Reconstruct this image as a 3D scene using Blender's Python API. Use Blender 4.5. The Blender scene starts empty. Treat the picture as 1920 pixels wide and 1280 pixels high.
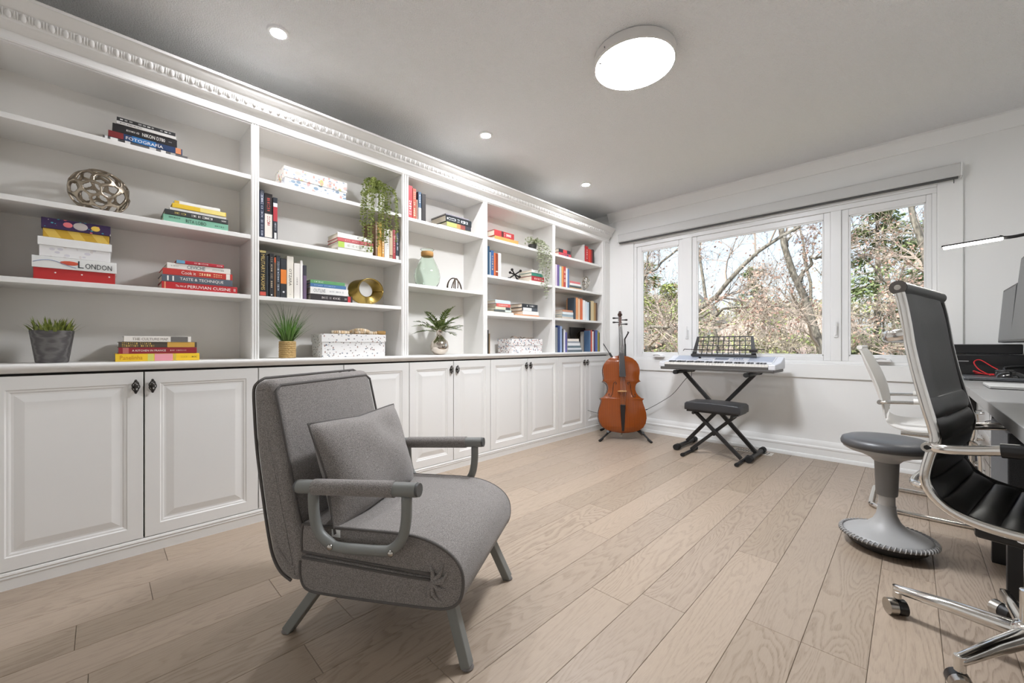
import bpy, bmesh, math, random
from mathutils import Vector, Matrix, noise
R = math.radians
scene = bpy.context.scene
COL = scene.collection
rnd = random.Random(7)

# ------------------------------------------------------------------ camera, light, exposure
FPX, UCX, HZ, CAMZ = 760.0, 960.0, 646.5, 0.94
YAW = math.atan2(748, 760)
cd = bpy.data.cameras.new('camera'); cam = bpy.data.objects.new('camera', cd); COL.objects.link(cam)
cd.sensor_width = 36; cd.lens = FPX / 1920 * 36; cd.shift_y = (HZ - 640) / 1920
cd.clip_start = 0.03; cd.clip_end = 300
cam.location = (0, 0, CAMZ); cam.rotation_euler = (R(90), 0, YAW)
scene.camera = cam
vs = scene.view_settings
vs.view_transform = 'Standard'; vs.look = 'None'; vs.gamma = 1; vs.use_curve_mapping = False
vs.exposure = 0.76
world = bpy.data.worlds.new('sky'); scene.world = world; world.use_nodes = True
wn = world.node_tree.nodes; wl = world.node_tree.links
sky = wn.new('ShaderNodeTexSky'); sky.sky_type = 'NISHITA'; sky.sun_disc = False
sky.sun_elevation = R(48); sky.sun_rotation = R(200); sky.air_density = 1.0; sky.dust_density = 4.0
# thin high cloud: the clear sky mixed with an even pale white
cl = wn.new('ShaderNodeMix'); cl.data_type = 'RGBA'; cl.inputs[0].default_value = .4; cl.inputs[7].default_value = (4.2, 4.5, 5.0, 1)
wl.new(sky.outputs[0], cl.inputs[6]); wl.new(cl.outputs[2], wn['Background'].inputs[0]); wn['Background'].inputs[1].default_value = 0.215
sd = bpy.data.lights.new('sun', 'SUN'); sun = bpy.data.objects.new('sun', sd); COL.objects.link(sun)
sd.energy = 4.1; sd.angle = R(2); sd.color = (1, .97, .92); sun.rotation_euler = (R(42), 0, R(-20))
LAMP, SPOT = 92.0, 700.0

# ------------------------------------------------------------------ pixel helpers (a pixel only gives a direction)
_S, _C = math.sin(YAW), math.cos(YAW)
def ray(u, v):
    a = (u - UCX) / FPX
    return (-_S + a * _C, _C + a * _S, (HZ - v) / FPX)
def on_x(u, v, x): d = ray(u, v); t = x / d[0]; return Vector((x, t * d[1], CAMZ + t * d[2]))
def on_y(u, v, y): d = ray(u, v); t = y / d[1]; return Vector((t * d[0], y, CAMZ + t * d[2]))
def yx(u, x): return on_x(u, HZ, x).y

# ------------------------------------------------------------------ materials
def lin(h):
    if not isinstance(h, str): return tuple(h)
    o = []
    for i in (0, 2, 4):
        c = int(h[i:i+2], 16) / 255
        o.append(c / 12.92 if c <= .04045 else ((c + .055) / 1.055) ** 2.4)
    return tuple(o)
_mats = {}
def mat(name, col, rough=.5, metal=0, bump=None, vary=None, spec=.5, trans=0, emit=0, coat=0, aniso=None):
    """bump=(scale, strength, distance)  vary=(scale, amount)"""
    if name in _mats: return _mats[name]
    m = bpy.data.materials.new(name); m.use_nodes = True
    nt = m.node_tree; b = nt.nodes['Principled BSDF']; c = lin(col)
    b.inputs['Base Color'].default_value = (*c, 1); b.inputs['Roughness'].default_value = rough
    b.inputs['Metallic'].default_value = metal; b.inputs['Specular IOR Level'].default_value = spec
    b.inputs['Coat Weight'].default_value = coat
    if trans: b.inputs['Transmission Weight'].default_value = trans
    if emit:
        b.inputs['Emission Color'].default_value = (*c, 1); b.inputs['Emission Strength'].default_value = emit
    if vary or bump:
        tc = nt.nodes.new('ShaderNodeTexCoord')
    if vary:
        n = nt.nodes.new('ShaderNodeTexNoise'); n.inputs['Scale'].default_value = vary[0]; n.inputs['Detail'].default_value = 4
        nt.links.new(tc.outputs['Object'], n.inputs['Vector'])
        mp = nt.nodes.new('ShaderNodeMapRange'); mp.inputs[3].default_value = 1 - vary[1]; mp.inputs[4].default_value = 1 + vary[1]
        nt.links.new(n.outputs[0], mp.inputs[0])
        mx = nt.nodes.new('ShaderNodeVectorMath'); mx.operation = 'SCALE'; mx.inputs[0].default_value = c
        nt.links.new(mp.outputs[0], mx.inputs['Scale']); nt.links.new(mx.outputs[0], b.inputs['Base Color'])
    if bump:
        n2 = nt.nodes.new('ShaderNodeTexNoise'); n2.inputs['Scale'].default_value = bump[0]; n2.inputs['Detail'].default_value = 3
        nt.links.new(tc.outputs['Object'], n2.inputs['Vector'])
        bp = nt.nodes.new('ShaderNodeBump'); bp.inputs['Strength'].default_value = bump[1]; bp.inputs['Distance'].default_value = bump[2]
        nt.links.new(n2.outputs[0], bp.inputs['Height']); nt.links.new(bp.outputs[0], b.inputs['Normal'])
    _mats[name] = m
    return m
def paint(h, rough=.45): return mat('paint_%s_%d' % (h, rough * 100), h, rough, vary=(30, .04))
def ramp_mat(name, tex, stops, rough=.5, scale=(1, 1, 1), bump=0, setup=None, interp='LINEAR'):
    """texture -> colour ramp -> principled, in object coordinates"""
    if name in _mats: return _mats[name]
    m = bpy.data.materials.new(name); m.use_nodes = True; nt = m.node_tree; b = nt.nodes['Principled BSDF']
    b.inputs['Roughness'].default_value = rough
    tc = nt.nodes.new('ShaderNodeTexCoord'); mp = nt.nodes.new('ShaderNodeMapping'); mp.inputs['Scale'].default_value = scale
    nt.links.new(tc.outputs['Object'], mp.inputs[0])
    t = nt.nodes.new(tex); nt.links.new(mp.outputs[0], t.inputs['Vector'])
    if setup: setup(t)
    r = nt.nodes.new('ShaderNodeValToRGB'); r.color_ramp.interpolation = interp
    while len(r.color_ramp.elements) < len(stops): r.color_ramp.elements.new(.5)
    for e, (p, c) in zip(r.color_ramp.elements, stops): e.position = p; e.color = (*lin(c), 1)
    src = t.outputs['Color'] if tex == 'ShaderNodeTexVoronoi' else t.outputs[0]
    nt.links.new(src, r.inputs[0]); nt.links.new(r.outputs[0], b.inputs['Base Color'])
    if bump:
        bp = nt.nodes.new('ShaderNodeBump'); bp.inputs['Strength'].default_value = bump; bp.inputs['Distance'].default_value = .002
        nt.links.new(t.outputs[0], bp.inputs['Height']); nt.links.new(bp.outputs[0], b.inputs['Normal'])
    _mats[name] = m
    return m
def floral(name, base, cols, scale=28, thr=.3, rough=.6):
    """flat print: voronoi blobs of several colours over a base"""
    if name in _mats: return _mats[name]
    m = bpy.data.materials.new(name); m.use_nodes = True; nt = m.node_tree; b = nt.nodes['Principled BSDF']; N = nt.nodes.new; L = nt.links.new
    b.inputs['Roughness'].default_value = rough
    tc = N('ShaderNodeTexCoord'); cur = None
    last = N('ShaderNodeRGB'); last.outputs[0].default_value = (*lin(base), 1); cur = last.outputs[0]
    for i, (c, sc, th) in enumerate(cols):
        mp = N('ShaderNodeMapping'); mp.inputs['Location'].default_value = (i * 3.7, i * 1.3, i * 2.1); mp.inputs['Scale'].default_value = (1, 1, .6 if i % 2 else 1.5)
        mp.inputs['Rotation'].default_value = (i * .9, 0, 0)
        L(tc.outputs['Object'], mp.inputs[0])
        v = N('ShaderNodeTexVoronoi'); v.inputs['Scale'].default_value = sc; L(mp.outputs[0], v.inputs['Vector'])
        lt = N('ShaderNodeMath'); lt.operation = 'LESS_THAN'; lt.inputs[1].default_value = th; L(v.outputs['Distance'], lt.inputs[0])
        mx = N('ShaderNodeMix'); mx.data_type = 'RGBA'; L(lt.outputs[0], mx.inputs[0]); L(cur, mx.inputs[6]); mx.inputs[7].default_value = (*lin(c), 1)
        cur = mx.outputs[2]
    L(cur, b.inputs['Base Color']); _mats[name] = m
    return m

def oak_material():
    m = bpy.data.materials.new('oak_plank'); m.use_nodes = True; nt = m.node_tree; b = nt.nodes['Principled BSDF']; N = nt.nodes.new; L = nt.links.new
    tc = N('ShaderNodeTexCoord'); oi = N('ShaderNodeObjectInfo')
    sc = N('ShaderNodeVectorMath'); sc.operation = 'SCALE'; sc.inputs[0].default_value = (11.3, 37.1, 5.7); L(oi.outputs['Random'], sc.inputs['Scale'])
    ad = N('ShaderNodeVectorMath'); L(tc.outputs['Object'], ad.inputs[0]); L(sc.outputs[0], ad.inputs[1])
    mp = N('ShaderNodeMapping'); mp.inputs['Scale'].default_value = (1, .16, 1); L(ad.outputs[0], mp.inputs[0])
    # cathedral rings: thin contour lines of a noise field stretched along the board
    n1 = N('ShaderNodeTexNoise'); n1.inputs['Scale'].default_value = 6.0; n1.inputs['Detail'].default_value = 3; n1.inputs['Roughness'].default_value = .42; n1.inputs['Distortion'].default_value = .25; L(mp.outputs[0], n1.inputs['Vector'])
    mu = N('ShaderNodeMath'); mu.operation = 'MULTIPLY'; mu.inputs[1].default_value = 30; L(n1.outputs[0], mu.inputs[0])
    fr = N('ShaderNodeMath'); fr.operation = 'FRACT'; L(mu.outputs[0], fr.inputs[0])
    up_ = N('ShaderNodeMapRange'); up_.interpolation_type = 'SMOOTHSTEP'; up_.inputs[1].default_value = .35; up_.inputs[2].default_value = .88; L(fr.outputs[0], up_.inputs[0])
    dn = N('ShaderNodeMapRange'); dn.interpolation_type = 'SMOOTHSTEP'; dn.inputs[1].default_value = .9; dn.inputs[2].default_value = 1.0; dn.inputs[3].default_value = 1; dn.inputs[4].default_value = 0; L(fr.outputs[0], dn.inputs[0])
    ring = N('ShaderNodeMath'); ring.operation = 'MULTIPLY'; L(up_.outputs[0], ring.inputs[0]); L(dn.outputs[0], ring.inputs[1])
    # fine pores along the grain
    mp2 = N('ShaderNodeMapping'); mp2.inputs['Scale'].default_value = (1, .07, 1); L(ad.outputs[0], mp2.inputs[0])
    n2 = N('ShaderNodeTexNoise'); n2.inputs['Scale'].default_value = 420; n2.inputs['Detail'].default_value = 2; L(mp2.outputs[0], n2.inputs['Vector'])
    po = N('ShaderNodeMapRange'); po.inputs[1].default_value = .38; po.inputs[2].default_value = .7; L(n2.outputs[0], po.inputs[0])
    # where the figure is strong and where the board is plain
    n3 = N('ShaderNodeTexNoise'); n3.inputs['Scale'].default_value = 2.2; L(mp.outputs[0], n3.inputs['Vector'])
    fg = N('ShaderNodeMapRange'); fg.inputs[1].default_value = .35; fg.inputs[2].default_value = .65; fg.inputs[3].default_value = .25; fg.inputs[4].default_value = 1.0; L(n3.outputs[0], fg.inputs[0])
    pm = N('ShaderNodeMath'); pm.operation = 'MULTIPLY_ADD'; pm.inputs[1].default_value = .7; pm.inputs[2].default_value = .35; L(po.outputs[0], pm.inputs[0])
    g0 = N('ShaderNodeMath'); g0.operation = 'MULTIPLY'; L(ring.outputs[0], g0.inputs[0]); L(fg.outputs[0], g0.inputs[1])
    g = N('ShaderNodeMath'); g.operation = 'MULTIPLY'; L(g0.outputs[0], g.inputs[0]); L(pm.outputs[0], g.inputs[1])
    g2 = N('ShaderNodeMath'); g2.operation = 'MULTIPLY_ADD'; g2.inputs[1].default_value = .2; L(po.outputs[0], g2.inputs[0]); L(g.outputs[0], g2.inputs[2])
    # board tone
    r = N('ShaderNodeValToRGB'); r.color_ramp.elements[0].color = (*lin('b09e8b'), 1); r.color_ramp.elements[1].color = (*lin('a3927f'), 1); L(oi.outputs['Random'], r.inputs[0])
    e = r.color_ramp.elements.new(.5); e.color = (*lin('aa9988'), 1)
    mx = N('ShaderNodeMix'); mx.data_type = 'RGBA'; L(r.outputs[0], mx.inputs[6]); mx.inputs[7].default_value = (*lin('6f5d49'), 1)
    s = N('ShaderNodeMath'); s.operation = 'MULTIPLY'; s.inputs[1].default_value = .55; s.use_clamp = True; L(g2.outputs[0], s.inputs[0]); L(s.outputs[0], mx.inputs[0])
    L(mx.outputs[2], b.inputs['Base Color'])
    b.inputs['Roughness'].default_value = .36; b.inputs['Specular IOR Level'].default_value = .45
    bp = N('ShaderNodeBump'); bp.inputs['Strength'].default_value = .25; bp.inputs['Distance'].default_value = .0015; bp.invert = True
    L(g2.outputs[0], bp.inputs['Height']); L(bp.outputs[0], b.inputs['Normal'])
    return m

def fabric(name, c1, c2, scale=470):
    if name in _mats: return _mats[name]
    m = bpy.data.materials.new(name); m.use_nodes = True; nt = m.node_tree; b = nt.nodes['Principled BSDF']; N = nt.nodes.new; L = nt.links.new
    b.inputs['Roughness'].default_value = .9; b.inputs['Specular IOR Level'].default_value = .2; b.inputs['Sheen Weight'].default_value = .25
    tc = N('ShaderNodeTexCoord')
    n = N('ShaderNodeTexNoise'); n.inputs['Scale'].default_value = scale; n.inputs['Detail'].default_value = 2; L(tc.outputs['Object'], n.inputs['Vector'])
    n2 = N('ShaderNodeTexNoise'); n2.inputs['Scale'].default_value = 7; n2.inputs['Detail'].default_value = 3; L(tc.outputs['Object'], n2.inputs['Vector'])
    mr = N('ShaderNodeMapRange'); mr.inputs[1].default_value = .36; mr.inputs[2].default_value = .64; L(n.outputs[0], mr.inputs[0])
    mx = N('ShaderNodeMix'); mx.data_type = 'RGBA'; mx.inputs[6].default_value = (*lin(c1), 1); mx.inputs[7].default_value = (*lin(c2), 1); L(mr.outputs[0], mx.inputs[0])
    L(mx.outputs[2], b.inputs['Base Color'])
    a = N('ShaderNodeMath'); a.operation = 'MULTIPLY_ADD'; a.inputs[1].default_value = 4; L(n2.outputs[0], a.inputs[0]); L(n.outputs[0], a.inputs[2])
    bp = N('ShaderNodeBump'); bp.inputs['Strength'].default_value = .5; bp.inputs['Distance'].default_value = .0025; L(a.outputs[0], bp.inputs['Height']); L(bp.outputs[0], b.inputs['Normal'])
    _mats[name] = m
    return m

WHITE = mat('white_lacquer', 'ebe9e5', .38, vary=(3, .015))
SHELFW = mat('bookcase_interior', 'f0ece6', .5, vary=(2, .02))
WALL = mat('wall_paint', 'f3f3f1', .6, bump=(180, .08, .001))
CEIL = mat('ceiling_stipple', 'f8f8f7', .9, bump=(140, 1.0, .011))
TRIMW = mat('trim_white', 'f3f3f1', .35)
VINYL = mat('window_vinyl', 'f1f1f0', .3)
CHROME = mat('chrome', 'dcdad6', .12, 1)
STEEL = mat('brushed_steel', 'b9b5ae', .25, 1, vary=(40, .05))
BLACKM = mat('black_powder_coat', '1d1c1c', .45, bump=(300, .05, .0005))
BLACKP = mat('black_plastic', '161617', .35)
RUBBER = mat('black_rubber', '131313', .7)
LEATHER = mat('black_leather', '2f2e2d', .38, bump=(160, .25, .0006), spec=.5)
WLEATHER = mat('white_leather', 'e6e2dc', .45, bump=(140, .15, .0005))
GREYM = mat('grey_enamel', '7b7c78', .45)
PAGES = mat('page_edges', 'e3d9c6', .85, vary=(200, .12))
PEWTER = mat('dark_pewter', '4a4744', .4, .9)

# ------------------------------------------------------------------ mesh builder
class MB:
    def __init__(s): s.v = []; s.f = []
    def add(s, vs, fs):
        o = len(s.v); s.v += [tuple(v) for v in vs]; s.f += [tuple(i + o for i in f) for f in fs]; return s
    def box(s, x0, x1, y0, y1, z0, z1):
        return s.add([(x0,y0,z0),(x1,y0,z0),(x1,y1,z0),(x0,y1,z0),(x0,y0,z1),(x1,y0,z1),(x1,y1,z1),(x0,y1,z1)],
                     [(0,3,2,1),(4,5,6,7),(0,1,5,4),(1,2,6,5),(2,3,7,6),(3,0,4,7)])
    def bar(s, p, q, w, h, up=(0, 0, 1), ends=None):
        p, q = Vector(p), Vector(q); d = (q - p).normalized(); sd = d.cross(Vector(up))
        if sd.length < 1e-4: sd = d.cross(Vector((1, 0, 0)))
        sd.normalize(); u = sd.cross(d); sd *= w / 2; u *= h / 2
        vs = [p-sd-u, p+sd-u, p+sd+u, p-sd+u, q-sd-u, q+sd-u, q+sd+u, q-sd+u]
        return s.add(vs, [(0,1,2,3),(7,6,5,4),(0,4,5,1),(1,5,6,2),(2,6,7,3),(3,7,4,0)])
    def tube(s, pts, r, n=8, closed=False, cap=True, flat=1.0, up=None):
        P = [Vector(p) for p in pts]; m = len(P); rs = r if isinstance(r, (list, tuple)) else [r] * m
        vs = []; fs = []; nrm = None
        for i in range(m):
            a = P[(i - 1) % m] if (i or closed) else P[0]; b = P[(i + 1) % m] if (i < m - 1 or closed) else P[-1]
            t = (b - a)
            if t.length < 1e-9: t = Vector((0, 0, 1))
            t.normalize()
            if nrm is None:
                nrm = Vector(up) if up else (Vector((0, 0, 1)) if abs(t.z) < .9 else Vector((1, 0, 0)))
            nrm = nrm - t * nrm.dot(t)
            if nrm.length < 1e-6: nrm = t.orthogonal()
            nrm.normalize(); bi = t.cross(nrm)
            for k in range(n):
                a_ = 2 * math.pi * k / n
                vs.append(P[i] + (nrm * math.cos(a_) * flat + bi * math.sin(a_)) * rs[i])
        for i in range(m if closed else m - 1):
            for k in range(n):
                j = (i + 1) % m
                fs.append((i*n+k, i*n+(k+1)%n, j*n+(k+1)%n, j*n+k))
        if cap and not closed:
            fs.append(tuple(range(n-1, -1, -1))); fs.append(tuple((m-1)*n + k for k in range(n)))
        return s.add(vs, fs)
    def lathe(s, prof, n=32, c=(0, 0, 0), sx=1, sy=1):
        vs = []; fs = []; m = len(prof)
        for r, z in prof:
            for k in range(n):
                a = 2 * math.pi * k / n; vs.append((c[0] + r * sx * math.cos(a), c[1] + r * sy * math.sin(a), c[2] + z))
        for i in range(m - 1):
            for k in range(n): fs.append((i*n+k, i*n+(k+1)%n, (i+1)*n+(k+1)%n, (i+1)*n+k))
        if prof[0][0] > 1e-6: fs.append(tuple(range(n-1, -1, -1)))
        if prof[-1][0] > 1e-6: fs.append(tuple((m-1)*n + k for k in range(n)))
        return s.add(vs, fs)
    def prism(s, poly, a, b, axis='y'):
        def mk(p, t):
            if axis == 'x': return (t, p[0], p[1])
            if axis == 'y': return (p[0], t, p[1])
            return (p[0], p[1], t)
        n = len(poly); vs = [mk(p, a) for p in poly] + [mk(p, b) for p in poly]
        fs = [tuple(range(n)), tuple(range(2*n-1, n-1, -1))] + [(i, i+n, (i+1)%n+n, (i+1)%n) for i in range(n)]
        return s.add(vs, fs)
    def sphere(s, c, r, nu=12, nv=8):
        r = r if isinstance(r, (tuple, list)) else (r, r, r)
        vs = [(c[0], c[1], c[2] - r[2])]; fs = []
        for i in range(1, nv):
            t = -math.pi/2 + math.pi * i / nv
            for k in range(nu):
                a = 2*math.pi*k/nu; vs.append((c[0]+r[0]*math.cos(t)*math.cos(a), c[1]+r[1]*math.cos(t)*math.sin(a), c[2]+r[2]*math.sin(t)))
        vs.append((c[0], c[1], c[2] + r[2])); T = len(vs) - 1
        for k in range(nu):
            fs.append((0, 1+(k+1)%nu, 1+k)); fs.append((T, 1+(nv-2)*nu+k, 1+(nv-2)*nu+(k+1)%nu))
        for i in range(nv-2):
            for k in range(nu): fs.append((1+i*nu+k, 1+i*nu+(k+1)%nu, 1+(i+1)*nu+(k+1)%nu, 1+(i+1)*nu+k))
        return s.add(vs, fs)
    def grid(s, fn, nu, nv, cu=False, cv=False):
        o = [[fn(i / nu, j / nv) for j in range(nv + (0 if cv else 1))] for i in range(nu + (0 if cu else 1))]
        w = len(o[0]); vs = [p for row in o for p in row]; h = len(o); fs = []
        for i in range(nu):
            for j in range(nv):
                i2, j2 = (i+1) % h, (j+1) % w; fs.append((i*w+j, i2*w+j, i2*w+j2, i*w+j2))
        return s.add(vs, fs)
    def xf(s, M):
        s.v = [tuple(M @ Vector(v)) for v in s.v]; return s
    def mesh(s, name, m, smooth=None):
        me = bpy.data.meshes.new(name); me.from_pydata(s.v, [], s.f); me.update()
        bm = bmesh.new(); bm.from_mesh(me); bmesh.ops.recalc_face_normals(bm, faces=bm.faces); bm.to_mesh(me); bm.free()
        if m: me.materials.append(m)
        if smooth is not None:
            me.polygons.foreach_set('use_smooth', [True] * len(me.polygons))
            if smooth < 180: me.set_sharp_from_angle(angle=R(smooth))
        return me
    def ob(s, name, m, parent=None, smooth=None, bevel=0, seg=2, loc=(0, 0, 0), sub=0, solid=0):
        o = bpy.data.objects.new(name, s.mesh(name, m, smooth)); COL.objects.link(o); o.location = loc
        if parent: o.parent = parent
        if solid: d = o.modifiers.new('solid', 'SOLIDIFY'); d.thickness = solid; d.offset = 0
        if bevel:
            d = o.modifiers.new('bevel', 'BEVEL'); d.width = bevel; d.segments = seg; d.limit_method = 'ANGLE'; d.angle_limit = R(35)
        if sub: d = o.modifiers.new('sub', 'SUBSURF'); d.levels = sub; d.render_levels = sub
        return o

def tag(o, label, cat, group=None):
    o['label'] = label; o['category'] = cat
    if group: o['group'] = group
    return o
def thing(name, label, cat, loc=(0, 0, 0), rz=0, group=None, rot=None):
    o = bpy.data.objects.new(name, None); COL.objects.link(o); o.location = loc
    o.rotation_euler = rot if rot else (0, 0, rz); o.empty_display_size = .05
    return tag(o, label, cat, group)
def struct(o): o['kind'] = 'structure'; return o
def stuff(o): o['kind'] = 'stuff'; return o
def copy(o, parent=None, name=None):
    c = o.copy(); COL.objects.link(c); c.parent = parent
    if name: c.name = name
    return c
def copy_tree(o, parent=None):
    c = copy(o, parent)
    for ch in list(o.children):
        d = copy(ch, c)
        for g in list(ch.children): copy(g, d)
    return c
def spline(pts, n=8, closed=False):
    P = [Vector(p) for p in pts]; m = len(P); out = []
    for i in range(m if closed else m - 1):
        g = lambda k: P[k % m] if closed else P[max(0, min(m - 1, k))]
        a, b, c, d = g(i-1), g(i), g(i+1), g(i+2)
        for j in range(n):
            t = j / n
            out.append(.5 * ((2*b) + (c-a)*t + (2*a-5*b+4*c-d)*t*t + (3*b-a-3*c+d)*t**3))
    if not closed: out.append(P[-1])
    return out
def resample(P, n):
    P = [Vector(p) for p in P]; L = [0]
    for a, b in zip(P, P[1:]): L.append(L[-1] + (b - a).length)
    out = []; j = 0
    for i in range(n + 1):
        t = L[-1] * i / n
        while j < len(L) - 2 and L[j+1] < t: j += 1
        k = (t - L[j]) / max(1e-9, L[j+1] - L[j]); out.append(P[j].lerp(P[j+1], k))
    return out
def rprism(mb, poly, y0, y1, r, k=4, bulge=0.0):
    """prism of polygon (x,z) along y with its side edges rounded over radius r"""
    n = len(poly); P = [Vector((p[0], p[1])) for p in poly]
    area = sum(P[i].x * P[(i+1) % n].y - P[(i+1) % n].x * P[i].y for i in range(n))
    sg = 1 if area > 0 else -1; N = []
    for i in range(n):
        a = (P[i] - P[i-1]).normalized(); b = (P[(i+1) % n] - P[i]).normalized()
        na = Vector((-a.y, a.x)) * sg; nb = Vector((-b.y, b.x)) * sg; m = na + nb
        if m.length < .2: m = na
        m.normalize(); N.append(m / max(.5, m.dot(na)))
    rings = []
    for j in range(k + 1):
        t = math.pi / 2 * j / k; rings.append((r * (1 - math.sin(t)), y0 + r * (1 - math.cos(t))))
    rings += [(a, y0 + y1 - b) for a, b in reversed(rings)]
    vs = []; fs = []
    for ins, y in rings:
        for p, q in zip(P, N): c = p + q * ins; vs.append((c.x, y, c.y))
    m = len(rings)
    for j in range(m - 1):
        for i in range(n): fs.append((j*n+i, j*n+(i+1)%n, (j+1)*n+(i+1)%n, (j+1)*n+i))
    fs.append(tuple(range(n-1, -1, -1))); fs.append(tuple((m-1)*n+i for i in range(n)))
    return mb.add(vs, fs)

# lettering: collected, converted to meshes in one go at the end
_texts = []
def letter(parent, text, centre, right, up, length, height, m, depth=.0006, name='title_lettering', keep=False):
    _texts.append((parent, text, Vector(centre), Vector(right), Vector(up), length, height, m, depth, name, keep))
def flush_text():
    tmp = []
    for t in _texts:
        cu = bpy.data.curves.new('t', 'FONT'); cu.body = t[1]; cu.resolution_u = 2
        o = bpy.data.objects.new('t', cu); COL.objects.link(o); tmp.append(o)
    dg = bpy.context.evaluated_depsgraph_get(); dg.update()
    for o, (par, text, c, rt, up, L, H, m, dep, name, keep) in zip(tmp, _texts):
        me = bpy.data.meshes.new_from_object(o.evaluated_get(dg)); xs = [v.co.x for v in me.vertices]; ys = [v.co.y for v in me.vertices]
        if not xs: continue
        w, h = max(xs) - min(xs), max(ys) - min(ys); cx, cy = (max(xs) + min(xs)) / 2, (max(ys) + min(ys)) / 2
        sx, sy = L / w, H / h
        if keep: sx = sy = min(sx, sy)
        nr = rt.cross(up)
        for v in me.vertices: v.co = c + rt * ((v.co.x - cx) * sx) + up * ((v.co.y - cy) * sy) + nr * (dep if True else 0)
        me.materials.clear(); me.materials.append(m); me.name = name
        q = bpy.data.objects.new(name, me); COL.objects.link(q); q.parent = par
    for o in tmp:
        cu = o.data; bpy.data.objects.remove(o); bpy.data.curves.remove(cu)

# ================================================================== THE ROOM
XL, XR, YB, YR, ZC = -2.77, 1.05, 4.16, -.75, 2.45
W0, W1, WZ0, WZ1 = -2.19, .132, .785, 2.06            # window opening
fl = struct(MB().box(XL, XR, YR, YB, -.12, -.012).ob('floor', mat('subfloor', '6b5a49', .8)))
OAK = oak_material(); PW = .1587
known = {-3: 1.557, -4: 2.935, -5: 2.046, -6: 1.438, -7: 1.34, -8: 2.18, -9: 1.725, -10: 2.035, -14: -.056, -15: .137}
pr = random.Random(21)
for k in range(-20, 6):
    x1 = .228 + PW * (k + 1); x0 = x1 - PW
    x0, x1 = max(XL, x0), min(XR, x1)
    if x1 - x0 < .01: continue
    e0 = known.get(k, pr.uniform(.2, 2.4)); cuts = [e0]; a = e0
    while a > YR: a -= pr.uniform(1.15, 1.9); cuts.append(a)
    a = e0
    while a < YB: a += pr.uniform(1.15, 1.9); cuts.append(a)
    cuts = sorted(max(YR, min(YB, c)) for c in cuts)
    for c0, c1 in zip(cuts, cuts[1:]):
        if c1 - c0 < .02: continue
        g = .0005; hx, hy = (x1 - x0) / 2 - g, (c1 - c0) / 2 - g; e = .0011
        b = MB().add([(-hx,-hy,-.012),(hx,-hy,-.012),(hx,hy,-.012),(-hx,hy,-.012),(-hx,-hy,-e),(hx,-hy,-e),(hx,hy,-e),(-hx,hy,-e),
                      (-hx+e,-hy+e,0),(hx-e,-hy+e,0),(hx-e,hy-e,0),(-hx+e,hy-e,0)],
                     [(0,1,5,4),(1,2,6,5),(2,3,7,6),(3,0,4,7),(4,5,9,8),(5,6,10,9),(6,7,11,10),(7,4,8,11),(8,9,10,11)])
        b.ob('plank', OAK, fl, loc=((x0 + x1) / 2, (c0 + c1) / 2, 0))
struct(MB().box(XL, XR, YR, YB, ZC, ZC + .15).ob('ceiling', CEIL))
struct(MB().box(XL - .12, XL, YR - .12, YB + .15, -.12, ZC + .15).ob('wall_left', WALL))
struct(MB().box(XR, XR + .12, YR - .12, YB + .15, -.12, ZC + .15).ob('wall_right', WALL))
struct(MB().box(XL, XR, YR - .12, YR, -.12, ZC + .15).ob('wall_rear', WALL))
w = MB()
for a in ((XL, W0, -.12, ZC + .15), (W1, XR, -.12, ZC + .15), (W0, W1, -.12, WZ0), (W0, W1, WZ1, ZC + .15)): w.box(a[0], a[1], YB, YB + .15, a[2], a[3])
struct(w.ob('wall_back', WALL))
# cornice and skirting
cor = [(0, -.1), (-.012, -.1), (-.016, -.092), (-.02, -.075), (-.032, -.045), (-.05, -.022), (-.056, -.015), (-.056, 0), (0, 0)]
struct(MB().prism([(YB + a, ZC + b) for a, b in cor], -2.5, XR, 'x').ob('trim_1', TRIMW, smooth=40))
struct(MB().prism([(XR + a, ZC + b) for a, b in cor], YR, YB, 'y').ob('trim_2', TRIMW, smooth=40))
sk = [(0, 0), (-.022, 0), (-.022, .022), (-.018, .03), (-.014, .032), (-.014, .082), (-.019, .088), (-.019, .1), (-.013, .108), (-.012, .128), (-.008, .14), (-.004, .152), (0, .152)]
struct(MB().prism([(YB + a, b) for a, b in sk], -2.48, XR, 'x').ob('baseboard_back', TRIMW, smooth=30))
struct(MB().prism([(XR + a, b) for a, b in sk], YR, YB, 'y').ob('baseboard_right', TRIMW, smooth=30))
struct(MB().prism([(XL - a, b) for a, b in sk], YR, -.35, 'y').ob('baseboard_left', TRIMW, smooth=30))
struct(MB().prism([(YR - a, b) for a, b in sk], XL, XR, 'x').ob('baseboard_rear', TRIMW, smooth=30))
# window casing
cas = MB()
CX0, CX1 = -2.345, .256
for a in ((CX0, W0, .668, 2.19), (W1, CX1, .668, 2.19), (W0, W1, .668, WZ0), (W0, W1, WZ1, 2.19)): cas.box(a[0], a[1], YB - .018, YB, a[2], a[3])
struct(cas.ob('trim_3', TRIMW, bevel=.004))
win = bpy.data.objects.new('window_1', None); COL.objects.link(win); win.location = (0, YB, 0); struct(win)
PANES = [(-2.105, -1.70), (-1.52, -.511), (-.352, .078)]; PZ0, PZ1 = .852, 1.968
fr = MB(); yA, yB = -.004, .09
fr.box(W0, W1, yA, yB, WZ0, .81); fr.box(W0, W1, yA, yB, 2.02, WZ1); fr.box(W0, W0 + .03, yA, yB, .81, 2.02); fr.box(W1 - .025, W1, yA, yB, .81, 2.02)
fr.box(-1.655, -1.565, yA, yB, .81, 2.02); fr.box(-.466, -.397, yA, yB, .81, 2.02)
fr.ob('frame', VINYL, win, bevel=.004)
SASH = [(W0 + .03, -1.655), (-1.565, -.466), (-.397, W1 - .025)]
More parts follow.
